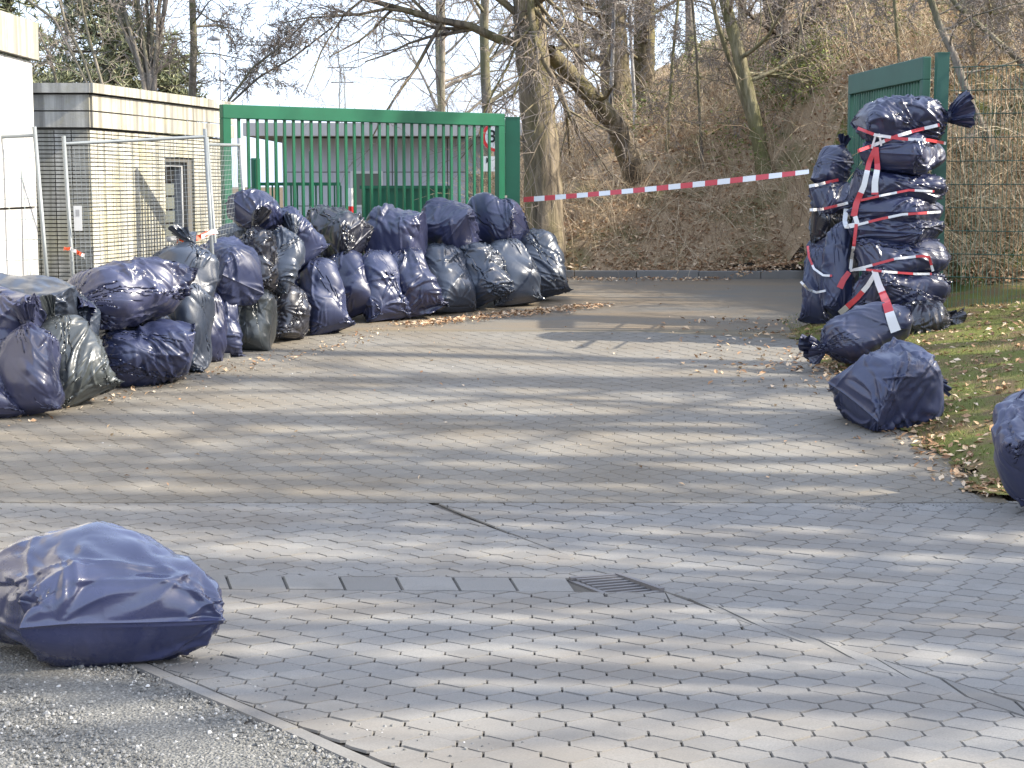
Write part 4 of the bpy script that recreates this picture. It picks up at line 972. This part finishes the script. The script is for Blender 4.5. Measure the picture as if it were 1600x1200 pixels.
# the long tape stretched across the road
a, b = at(818, 312, 23.9), at(1264, 268, 20.9); m = MB(); pts = []; wd_ = []
for i in range(97):
    t = i/96; p = a.lerp(b, t); p.z -= .06*4*t*(1-t)*.4; pts.append(p); wd_.append(Vector((0, .5*math.sin(t*5), 1)).lerp(Vector((.1, .9, .35)), max(0, t-.55)*1.6))
ribbon(m, pts, .072, [0, 1], 4, wd_); o = m.build('barrier_tape', [M['redfilm'], M['whitefilm']], origin=a); tag(o, 'long red and white barrier tape stretched across the road from gate post to stack', 'tape')
sd_ = o.modifiers.new('film', 'SOLIDIFY'); sd_.thickness = .0015

# ---------------------------------------------------------------- trees, brush, leaves
def grow(out, r_, p, d, L, r, lev, P):
    """one limb and everything that grows from it; out collects (points, radii, level)"""
    ns = P['seg'][lev]; st = L/ns; pts = [tuple(p)]; rad = [r]; dirs = [d.copy()]; q = p.copy()
    end = P['tip'][lev]
    for i in range(ns):
        d = d+Vector((r_.gauss(0, 1), r_.gauss(0, 1), r_.gauss(0, 1)))*P['wig'][lev]+Vector((0, 0, P['trop'][lev]))
        d.normalize(); q = q+d*st; pts.append(tuple(q)); rad.append(r*(1-(1-end)*(i+1)/ns)); dirs.append(d.copy())
    out.append((pts, rad, lev))
    if lev+1 >= len(P['num']) : return
    n = P['num'][lev+1]; n = int(n*r_.uniform(.75, 1.25)+.5)
    for k in range(n):
        t = P['from'][lev]+(1-P['from'][lev])*(k+r_.random())/n; f = t*ns; i = min(int(f), ns-1); a = Vector(pts[i]).lerp(Vector(pts[i+1]), f-i)
        dd = dirs[i+1]; v = Vector((r_.gauss(0, 1), r_.gauss(0, 1), r_.gauss(0, 1))); v = (v-dd*v.dot(dd)).normalized()
        ang = math.radians(r_.gauss(P['ang'][lev], 9)); nd = dd*math.cos(ang)+v*math.sin(ang)
        grow(out, r_, a, nd, L*P['len'][lev]*r_.uniform(.6, 1.15)*(1-.45*t if lev == 0 else 1), max(rad[i]*P['rad'][lev], P.get('min', .004)), lev+1, P)
BARE = dict(num=[1, 9, 8, 7, 6], seg=[10, 7, 5, 4, 3], wig=[.05, .13, .16, .2, .22], trop=[.02, .0, -.02, -.05, -.05], tip=[.35, .3, .3, .4, .5],
            **{'from': [.3, .2, .15, .1, .1], 'ang': [55, 50, 48, 45, 40], 'len': [.5, .5, .45, .45, .4], 'rad': [.42, .5, .5, .55, .5], 'min': .006})
def bare(name, label, base, top_dir, L, r, seed, mt, P=BARE, group=None, trunk_pts=None, twigm='twig', cut=None, sides=10):
    r_ = random.Random(seed); out = []; base = Vector(base)
    if trunk_pts:
        for k in range(P['num'][1]):
            f = (P['from'][0]+(1-P['from'][0])*(k+r_.random())/P['num'][1])*(len(trunk_pts)-1); i = min(int(f), len(trunk_pts)-2)
            a = Vector(trunk_pts[i]).lerp(Vector(trunk_pts[i+1]), f-i); an = r_.uniform(0, 6.28); d = Vector((math.cos(an), math.sin(an), r_.uniform(-.2, .9))).normalized()
            if cut: d = (d+Vector(cut)).normalized()
            grow(out, r_, a, d, L*P['len'][0]*r_.uniform(.6, 1.1), r*P['rad'][0]*r_.uniform(.4, .8), 1, P)
        n_ = 26; tp = []; tr = []
        for i in range(n_):
            f = i/(n_-1)*(len(trunk_pts)-1); j = min(int(f), len(trunk_pts)-2); q = Vector(trunk_pts[j]).lerp(Vector(trunk_pts[j+1]), f-j)
            tp.append(tuple(q)); tr.append(r*(1-.35*i/(n_-1))*(1+.35*math.exp(-i*.8))*(1+.05*math.sin(i*2.3+seed)))
        out.insert(0, (tp, tr, 0))
    else: grow(out, r_, base, Vector(top_dir).normalized(), L, r, 0, P)
    t = thing(name, label, 'tree', tuple(base), group)
    m = MB()
    for p, ra, lv in out:
        if lv == 0: m.tube(p, ra, sides if r > .06 else 6, cap=False)
    m.build('trunk', M[mt], t, smooth=True)
    m = MB()
    for p, ra, lv in out:
        if lv in (1, 2): m.tube(p, ra, 5 if lv == 1 else 4)
    if m.f: tag(m.build('branches', M[mt], t, smooth=True), kind='stuff' if r < .3 else None)
    m = MB()
    for p, ra, lv in out:
        if lv > 2: m.tube(p, ra, 3)
    if m.f: tag(m.build('twigs', M[twigm], t), kind='stuff')
    for c in t.children: c.location = -base
    return t
def V3(px, py, Y): return tuple(at(px, py, Y))
def root(px, Y, dz=-.15): x = at(px, 300, Y).x; return (x, Y, Tz(x, Y)+dz)
def mod(**k): d = dict(BARE); d.update(k); return d

# big tree beside the gate post and the dark stem leaning against it
tp = [root(851, 27.6), V3(850, 330, 27.6), V3(846, 240, 27.6), V3(838, 150, 27.6), V3(829, 60, 27.6), V3(824, -10, 27.6), V3(818, -130, 27.6), V3(810, -280, 27.6)]
DR = mod(min=.0045, num=[1, 12, 10, 8, 6], trop=[.02, -.035, -.05, -.07, -.06], wig=[.05, .12, .17, .22, .25], **{'from': [.55, .2, .12, .1, .1], 'ang': [60, 48, 50, 48, 45], 'len': [.54, .55, .5, .45, .4]})
bare('oak_tree', 'thick furrowed oak standing right of the closed gate, mossy on its sunlit side', tp[0], None, 7.5, .33, 3, 'bark', DR, trunk_pts=tp, cut=(-.8, .2, 0))
tp = [root(1000, 30.2), V3(965, 200, 29.6), V3(925, 152, 29), V3(893, 118, 28.4), V3(858, 80, 27.8)]
bare('leaning_trunk', 'bare leaning trunk slanting from the slope up to the thick oak', tp[0], None, 2.0, .2, 5, 'bark', mod(num=[1, 3, 4, 4], **{'from': [.3, .15, .1]}), trunk_pts=tp)
# trunks on the slope
def trunk(label, pts, r, seed, mt, L=4, n=6, name='tree', start=.5, twigm='twig', P=None, group='trees on the wooded slope'):
    bare(name, label, pts[0], None, L, r, seed, mt, P or mod(num=[1, n, 7, 6, 5], trop=[0, -.01, -.03, -.05, -.04], **{'from': [start, .15, .12, .1]}), trunk_pts=pts, group=group, twigm=twigm)
trunk('broad brown trunk on the slope, left of a twin trunk', [root(968, 36), V3(962, 130, 36), V3(958, 60, 36), V3(955, -30, 36), V3(950, -200, 36)], .36, 11, 'bark', 5, 9, start=.3)
trunk('broad brown trunk on the slope, right of its twin, sky visible beside it', [root(1006, 37), V3(1005, 130, 37), V3(1007, 50, 37), V3(1008, -30, 37), V3(1010, -200, 37)], .28, 12, 'bark', 5, 9, start=.3)
trunk('thin white birch stem in front of the twin brown trunks', [root(953, 33), V3(955, 150, 33), V3(957, 90, 33), V3(959, 20, 33), V3(962, -60, 33)], .045, 13, 'bark_birch', 2.5, 7, name='birch_tree', start=.4)
trunk('thin white birch stem between the twin trunks and the slope', [root(992, 34), V3(990, 130, 34), V3(986, 70, 34), V3(985, 10, 34), V3(984, -60, 34)], .04, 14, 'bark_birch', 2.5, 7, name='birch_tree', start=.4)
trunk('pale smooth double trunk leaning left over the middle of the slope', [root(1196, 29), V3(1185, 215, 29), V3(1168, 140, 29), V3(1148, 60, 29), V3(1130, -10, 29), V3(1095, -120, 29)], .135, 15, 'bark_pale', 5, 8, start=.35)
trunk('slim pale stem growing beside the pale double trunk', [root(1188, 29.4), V3(1172, 190, 29.4), V3(1145, 110, 29.4), V3(1122, 40, 29.4), V3(1108, -20, 29.4), V3(1090, -90, 29.4)], .05, 16, 'bark_pale', 3, 7, start=.3)
trunk('dark rough trunk high on the slope behind the green bushes', [root(1246, 33), V3(1232, 95, 33), V3(1215, 40, 33), V3(1203, -20, 33), V3(1190, -120, 33)], .27, 17, 'bark_dark', 4.5, 8, start=.25)
trunk('crooked stem leaning across the fence at the right, forked low', [root(1592, 23), V3(1560, 245, 23), V3(1520, 170, 23), V3(1490, 85, 23), V3(1468, 40, 23), V3(1448, -20, 23)], .068, 18, 'bark_grey', 3, 7, start=.3)
trunk('thin stem slanting into the top right corner of the photo', [root(1700, 24), V3(1640, 150, 24), V3(1590, 92, 24), V3(1540, 48, 24), V3(1496, 10, 24), V3(1470, -30, 24)], .05, 19, 'bark_grey', 2.5, 6, start=.3)
trunk('stout mossy trunk behind the fence near the right edge', [root(1577, 26.5), V3(1572, 150, 26.5), V3(1566, 70, 26.5), V3(1560, -10, 26.5), V3(1552, -160, 26.5)], .24, 20, 'bark_pale', 4, 7, start=.35)
trunk('thin mossy stem at the very right edge of the photo', [root(1655, 25), V3(1625, 90, 25), V3(1600, 30, 25), V3(1585, -20, 25), V3(1560, -90, 25)], .06, 21, 'bark_pale', 2.5, 6, start=.3)
trunk('grey stem on the slope right of the pale double trunk', [root(1150, 38), V3(1158, 60, 38), V3(1160, 10, 38), V3(1162, -60, 38)], .12, 22, 'bark_grey', 4, 9, start=.2)
trunk('dark slim trunk at the top of the slope above the open gate', [root(1400, 34), V3(1392, 30, 34), V3(1380, -40, 34), V3(1370, -140, 34)], .15, 23, 'bark_dark', 4, 9, start=.1)
trunk('dark slim trunk high on the slope left of the open gate', [root(1310, 36), V3(1300, 20, 36), V3(1290, -50, 36), V3(1285, -140, 36)], .13, 24, 'bark_dark', 4, 9, start=.1)
for i, (px, Y, px2, r, lab) in enumerate(((1040, 31, 1062, .035, 'slim sapling on the bank right of the birch stems'), (1098, 30, 1080, .03, 'slim sapling on the bank left of the pale double trunk'), (1228, 30, 1262, .035, 'slim sapling on the bank just right of the pale double trunk'),
        (1282, 29.5, 1240, .028, 'thin leaning sapling crossing below the dark rough trunk'), (1335, 31, 1352, .04, 'slim sapling rising behind the far end of the open gate leaf'), (1415, 26, 1395, .03, 'thin sapling above the open gate leaf'), (1535, 25, 1512, .03, 'thin sapling behind the fence beside the stout mossy trunk'))):
    trunk(lab, [root(px, Y), V3(px*.8+px2*.2, 200, Y), V3(px*.5+px2*.5, 90, Y), V3(px2, -20, Y), V3(px2*1.3-px*.3, -120, Y)], r, 120+i, 'bark_grey' if i % 2 else 'bark_pale', 2.4, 8, name='sapling', start=.25, group='saplings on the bank')
# bare trees filling the sky beyond the gate
FAR = mod(min=.004, num=[1, 12, 9, 8, 6], trop=[.01, -.02, -.05, -.06, -.05], wig=[.05, .12, .17, .22, .25], **{'from': [.22, .15, .12, .1, .1], 'ang': [58, 50, 50, 48, 45], 'len': [.52, .52, .5, .45, .4]})
for i, (px, Y, L, r, lab) in enumerate(((690, 48, 10, .15, 'spreading bare tree against the sky above the middle of the gate'), (760, 40, 10, .15, 'dense bare tree against the sky just left of the thick oak'),
        (905, 52, 12, .17, 'bare tree showing between the thick oak and the twin trunks'), (1075, 55, 11, .16, 'far bare tree on the ridge right of the twin trunks'), (700, 58, 13, .17, 'far bare tree behind the depot building'))):
    x = at(px, 300, Y).x; bare('bare_tree', lab, (x, Y, Tz(x, Y)-.1), (rng.uniform(-.1, .1), 0, 1), L, r, 60+i, 'bark_grey', FAR, 'bare trees against the sky', twigm='twig_far', sides=7)
for i, (px, Y, tops, lab) in enumerate(((352, 27, ((395, 105), (440, 72), (490, 20)), 'thin arching sapling stem rising right above the gate'), (356, 27.5, ((405, 120), (455, 92), (520, 42)), 'second thin arching sapling stem, lower than the first, above the gate'))):
    tp = [root(px-10, Y), V3(px, 165, Y)]+[V3(*q, Y) for q in tops]; trunk(lab, tp, .022, 80+i, 'bark_grey', 2.0, 9, name='sapling', start=.35, group='saplings above the gate')
# trees behind the huts
tp = [root(300, 27), V3(300, 150, 27), V3(303, 70, 27), V3(300, -10, 27), V3(303, -120, 27)]; trunk('single straight dark trunk behind the right end of the hut', tp, .07, 31, 'bark_grey', 3, 8, start=.45, group='bare trees behind the hut')
r_ = random.Random(5); ct = thing('coppice_tree', 'many-stemmed coppiced tree fanning up behind the hut roof', 'tree', root(235, 26), 'bare trees behind the hut'); bx = Vector(ct.location)
ms2 = MB()
for i in range(17):
    f = i/16; tx = 150+130*f+r_.uniform(-14, 14); bq = Vector(V3(236+12*(f-.5), 170, 26+r_.uniform(-.3, .3)))
    pts = [tuple(Vector(root(235+8*(f-.5), 26))-bx), tuple(bq-bx)]
    for k in range(1, 6):
        g = k/5; pts.append(tuple(Vector(V3(236+(tx-236)*g**1.25*1.25+r_.uniform(-3, 3), 170-260*g, 26+r_.uniform(-.2, .2)))-bx))
    m = MB(); m.tube(pts, np.linspace(.045, .018, len(pts)), 6); m.build('stem', M['bark_grey'], ct, smooth=True)
    for k in range(4):
        a = Vector(pts[r_.randint(2, 6)]); o_l = []; grow(o_l, r_, a, Vector((r_.gauss(0, .5), r_.gauss(0, .5), .8)).normalized(), r_.uniform(.7, 1.5), .009, 2, mod(num=[1, 1, 1, 4, 3], len=[.5, .5, .5, .5]))
        for p, ra, lv in o_l: ms2.tube(p, ra, 3)
tag(ms2.build('twigs', M['twig'], ct), kind='stuff')
for i, q in enumerate((((150, 150), (128, 85), (105, 45), (90, -10)), ((165, 150), (142, 70), (130, 20), (124, -20)), ((146, 150), (110, 78), (85, 30), (30, -10)), ((92, 150), (84, 110), (76, 85), (60, 50)))):
    tp = [root(q[0][0]+4, 24.5)]+[V3(*c, 24.5) for c in q]; trunk(('long curved bare stem above the hut corner', 'steeper bare stem above the hut corner, right of the curved one', 'bare stem bending far left over the hut roof', 'small crooked bare stem between the two buildings')[i], tp, .028, 90+i, 'bark_grey', 1.6, 6, start=.3, group='bare stems above the hut corner', P=mod(num=[1, 6, 5, 4], **{'from': [.3, .15, .1]}))
def conifer(label, px, Y, ztop, zlow, rad, seed, n=900):
    r_ = random.Random(seed); b = Vector(root(px, Y)); t = thing('pine_tree', label, 'tree', b, 'dark pines behind the hut'); H = ztop-b.z
    m = MB(); m.tube([(0, 0, 0), (.1, 0, H*.5), (0, 0, H)], [.22, .15, .04], 8); m.build('trunk', M['bark_dark'], t, smooth=True)
    bm, nm = MB(), MB()
    for i in range(n//14):
        z = zlow-b.z+(ztop-zlow)*r_.random()**1.1; R = rad*(1.05-.65*(z-(zlow-b.z))/(ztop-zlow))*r_.uniform(.45, 1.1); a = r_.uniform(0, 6.28)
        e = Vector((R*math.cos(a), R*math.sin(a), z+R*r_.uniform(-.05, .35))); s0 = Vector((0, 0, z)); bm.tube([tuple(s0), tuple(s0.lerp(e, .5)-Zu*.1), tuple(e)], [.035, .022, .008], 4)
        for k in range(14):
            c = s0.lerp(e, r_.uniform(.45, 1.05))+Vector((r_.gauss(0, .22), r_.gauss(0, .22), r_.gauss(0, .16)))
            for j in range(11):
                d = Vector((r_.gauss(0, 1), r_.gauss(0, 1), r_.gauss(.35, .9))).normalized()*r_.uniform(.10, .22); w_ = d.cross(Vector((r_.gauss(0, 1), r_.gauss(0, 1), r_.gauss(0, 1)))).normalized()*.016
                nm.quad(tuple(c-w_), tuple(c+w_), tuple(c+d+w_*.3), tuple(c+d-w_*.3))
    bm.build('branches', M['bark_dark'], t); tag(nm.build('needles', M['needle'], t), kind='stuff')
conifer('tall dense pine filling the sky behind the hut roof', 172, 36, 7.6, 3.9, 1.75, 1, 1700)
conifer('smaller pine right of the tall one, ending beside the straight dark trunk', 262, 37, 4.9, 3.0, .95, 2, 700)
conifer('pine whose top shows above the left building', 18, 30, 6.2, 3.2, 1.0, 3, 800)
conifer('low pine between the left building and the mast', 66, 44, 4.7, 3.2, .75, 4, 400)

# tall bare trees on the bank right of the photo: their shadows stripe the drive
SH = mod(num=[1, 8, 4], trop=[.02, .03, .02, 0], wig=[.04, .1, .14, .18], tip=[.35, .3, .3, .4], **{'from': [.28, .15, .1], 'ang': [48, 45, 45], 'len': [.42, .48, .45], 'rad': [.45, .5, .5], 'min': .025})
sh = [(14.5, 8.6, 11.9, 0.30), (16.0, 11.0, 13.3, 0.37), (15.2, 14.0, 12.6, 0.32), (17.5, 12.6, 14.0, 0.28), (14.6, 16.6, 11.9, 0.30), (18.0, 15.8, 14.7, 0.39), (16.6, 18.6, 13.3, 0.34), (20.0, 9.8, 15.4, 0.41), (21.0, 14.2, 15.4, 0.37), (14.0, 6.9, 11.2, 0.28), (22.0, 18.2, 16.1, 0.39), (18.2, 7.7, 13.3, 0.32),
      (13.2, 5.7, 11.2, 0.28), (15.5, 5.0, 12.6, 0.32), (17.4, 6.4, 14.0, 0.34), (19.2, 4.9, 14.7, 0.34), (13.6, 10.0, 11.9, 0.28), (17.0, 9.4, 14.0, 0.34), (21.2, 7.0, 15.4, 0.37), (13.8, 12.0, 11.2, 0.25)]
order = sorted(range(len(sh)), key=lambda i: sh[i][1]); nth = 'nearest second third fourth fifth sixth seventh eighth ninth tenth eleventh twelfth thirteenth fourteenth fifteenth sixteenth seventeenth eighteenth nineteenth twentieth twenty-first twenty-second'.split()
protos = []
for i, (x, y, L, r) in enumerate(sh):
    lab = 'tall bare tree on the bank right of the drive, %s from the street' % nth[order.index(i)]
    if i < 4:
        t = bare('shade_tree', lab, (x, y, Tz(x, y)-.15), (-.06, 0, 1), L, r, 200+i, 'bark_grey', SH, 'bare trees on the bank right of the drive', sides=8); protos.append(t)
    else:
        s_ = protos[i % 4]; t = s_.copy(); COL.objects.link(t); t['label'] = lab; t.location = (x, y, Tz(x, y)-.15); k_ = L/sh[i % 4][2]; t.scale = (k_, k_, k_); t.rotation_euler = (0, 0, i*1.7)
        for c in s_.children: d = c.copy(); COL.objects.link(d); d.parent = t

# brush on the slope: dry stems, arching brambles, seedlings
br = MB(); r_ = random.Random(21)
def slope_pt():
    while True:
        y = 20.7+24*r_.random()**2.0; x = r_.uniform(-.02*y, .335*y)
        h = float(hillh(x, y))
        if h > .05 and not (x > 4.3 and y < 21) and r_.random() < .35+.65*(math.sin(x*1.1+y*.5)*math.sin(y*.9-x*.6) > -.15): return x, y, h
for i in range(9000):
    x, y, h = slope_pt(); z = Tz(x, y); k = r_.random()
    L = r_.uniform(.4, 1.5)*(1 if k < .8 else 1.6); a = r_.uniform(0, 6.28); le = r_.uniform(.1, .9); d = Vector((math.cos(a)*le, math.sin(a)*le-.25, 1)).normalized(); p = Vector((x, y, z-.03)); pts = [tuple(p)]
    dr = r_.uniform(.05, -.26) if k < .8 else r_.uniform(-.3, -.5)
    for j in range(5):
        d = (d+Vector((r_.gauss(0, .13), r_.gauss(0, .13), dr))).normalized(); p = p+d*L/5; pts.append(tuple(p))
    w_ = r_.uniform(.002, .0062); br.tube(pts, np.linspace(w_, w_*.45, 6), 3)
    if k > .4:
        for q in range(3):
            j = r_.randint(1, 4); p = Vector(pts[j]); d = Vector((r_.gauss(0, 1), r_.gauss(0, 1), r_.uniform(.0, 1))).normalized(); br.tube([tuple(p), tuple(p+d*.15), tuple(p+d*.3+Zu*r_.uniform(-.05, .08))], [w_*.6, w_*.5, w_*.3], 3)
tag(br.build('dry_brush', M['stem']), 'dry bramble stems and brush covering the brown slope', 'undergrowth', kind='stuff')
def leaf(mb, x, y, z, s, up=.5, r=r_):
    a = r.uniform(0, 6.28); n_ = Vector((r.gauss(0, up), r.gauss(0, up), 1)).normalized(); u = Vector((math.cos(a), math.sin(a), 0)); u = (u-n_*u.dot(n_)).normalized(); v = n_.cross(u); c = Vector((x, y, z)); w = s*r.uniform(.35, .6); cu = n_*s*r.uniform(.05, .35)
    b = len(mb.v); mb.v += [tuple(c-u*s), tuple(c-v*w+cu), tuple(c+u*s), tuple(c+v*w+cu)]; mb.f += [(b, b+1, b+2), (b, b+2, b+3)]; mb.m += [0, 0]
lf_ = MB()
for i in range(38000):
    x, y, h = slope_pt(); leaf(lf_, x, y, Tz(x, y)+r_.uniform(0, .06), r_.uniform(.025, .06), .6)
for i in range(2600):
    x, y = r_.uniform(-.1, 4.7), 26.9+abs(r_.gauss(0, .35)); leaf(lf_, x, y, Tz(x, y)+.02, r_.uniform(.025, .055))
tag(lf_.build('slope_leaves', M['leaf']), 'brown fallen leaves lying all over the wooded slope', 'leaves', kind='stuff')
gl = MB()
for cx, cy, Y, sx, sy, n_ in ((1220, 150, 31, 60, 45, 2600), (1265, 110, 33, 50, 35, 1500), (1075, 100, 36, 45, 40, 1800), (1010, 200, 30, 70, 30, 500), (1350, 60, 34, 90, 40, 1200), (1150, 250, 28.5, 60, 40, 400), (1450, 70, 27, 60, 50, 500)):
    for i in range(n_):
        d = ray(r_.gauss(cx, sx*.5), r_.gauss(cy, sy*.5)); y = None
        for yy in np.arange(25, 50, .25):
            if CZ+d.z/d.y*yy < Tz(d.x/d.y*yy, yy): y = yy; break
        if y is None or y > 46: continue
        x = d.x/d.y*y; leaf(gl, x+r_.gauss(0, .1), y-r_.random()*.5, Tz(x, y)+r_.uniform(.05, .7), r_.uniform(.02, .045), 1.2)
tag(gl.build('ivy_leaves', M['green_leaf']), 'fresh green ivy and bush leaves in patches on the slope', 'leaves', kind='stuff')
# mossy turf: blades and leaves
gb = MB()
for i in range(16000):
    y = 11.7+9.5*r_.random(); x = 3.4+4.2*r_.random()**1.2
    if x > .335*y+.3 or (x > 4.6 and y > 20.4): continue
    z = Tz(x, y)+.01; a = r_.uniform(0, 6.28); h = r_.uniform(.015, .06); w_ = .004; le = Vector((r_.gauss(0, .5), r_.gauss(0, .5), 1)).normalized()*h; u = Vector((math.cos(a), math.sin(a), 0))*w_; c = Vector((x, y, z-.01))
    b = len(gb.v); gb.v += [tuple(c-u), tuple(c+u), tuple(c+le)]; gb.f.append((b, b+1, b+2)); gb.m.append(0)
tag(gb.build('grass', M['blade']), 'short mossy grass on the verge right of the drive', 'grass', kind='stuff')
fl2 = MB()
def strew(n, fx, s0=.02, s1=.05):
    for i in range(n):
        x, y = fx(); leaf(fl2, x, y, Tz(x, y)+.012, r_.uniform(s0, s1), .45)
strew(2300, lambda: (3.35+3.6*r_.random()**1.3, r_.uniform(11.7, 20)))
strew(420, lambda: (3.36+r_.gauss(0, .16), r_.uniform(11.8, 18.5)))
strew(260, lambda: (r_.gauss(2.9, .45), r_.uniform(16, 21.5)))
strew(900, lambda: (lambda t: (-1.4+2.6*t+r_.gauss(0, .12), 20.9+2.0*t-abs(r_.gauss(0, .22))))(r_.random()), .018, .042)
strew(240, lambda: (lambda t: (-4.4+2.9*t+r_.gauss(0, .15), 14.6+6*t-abs(r_.gauss(.1, .3))))(r_.random()), .015, .035)
strew(220, lambda: (r_.uniform(3.3, 5), 11.62+abs(r_.gauss(0, .25))))
strew(160, lambda: (r_.uniform(-4, 3.3), r_.uniform(12, 26)), .012, .03)
strew(500, lambda: (r_.uniform(-.5, 4.6), r_.uniform(26, 26.8)), .02, .04)
tag(fl2.build('fallen_leaves', M['leaf']), 'fallen brown leaves strewn on the turf, drive edges and below the gate row', 'leaves', kind='stuff')
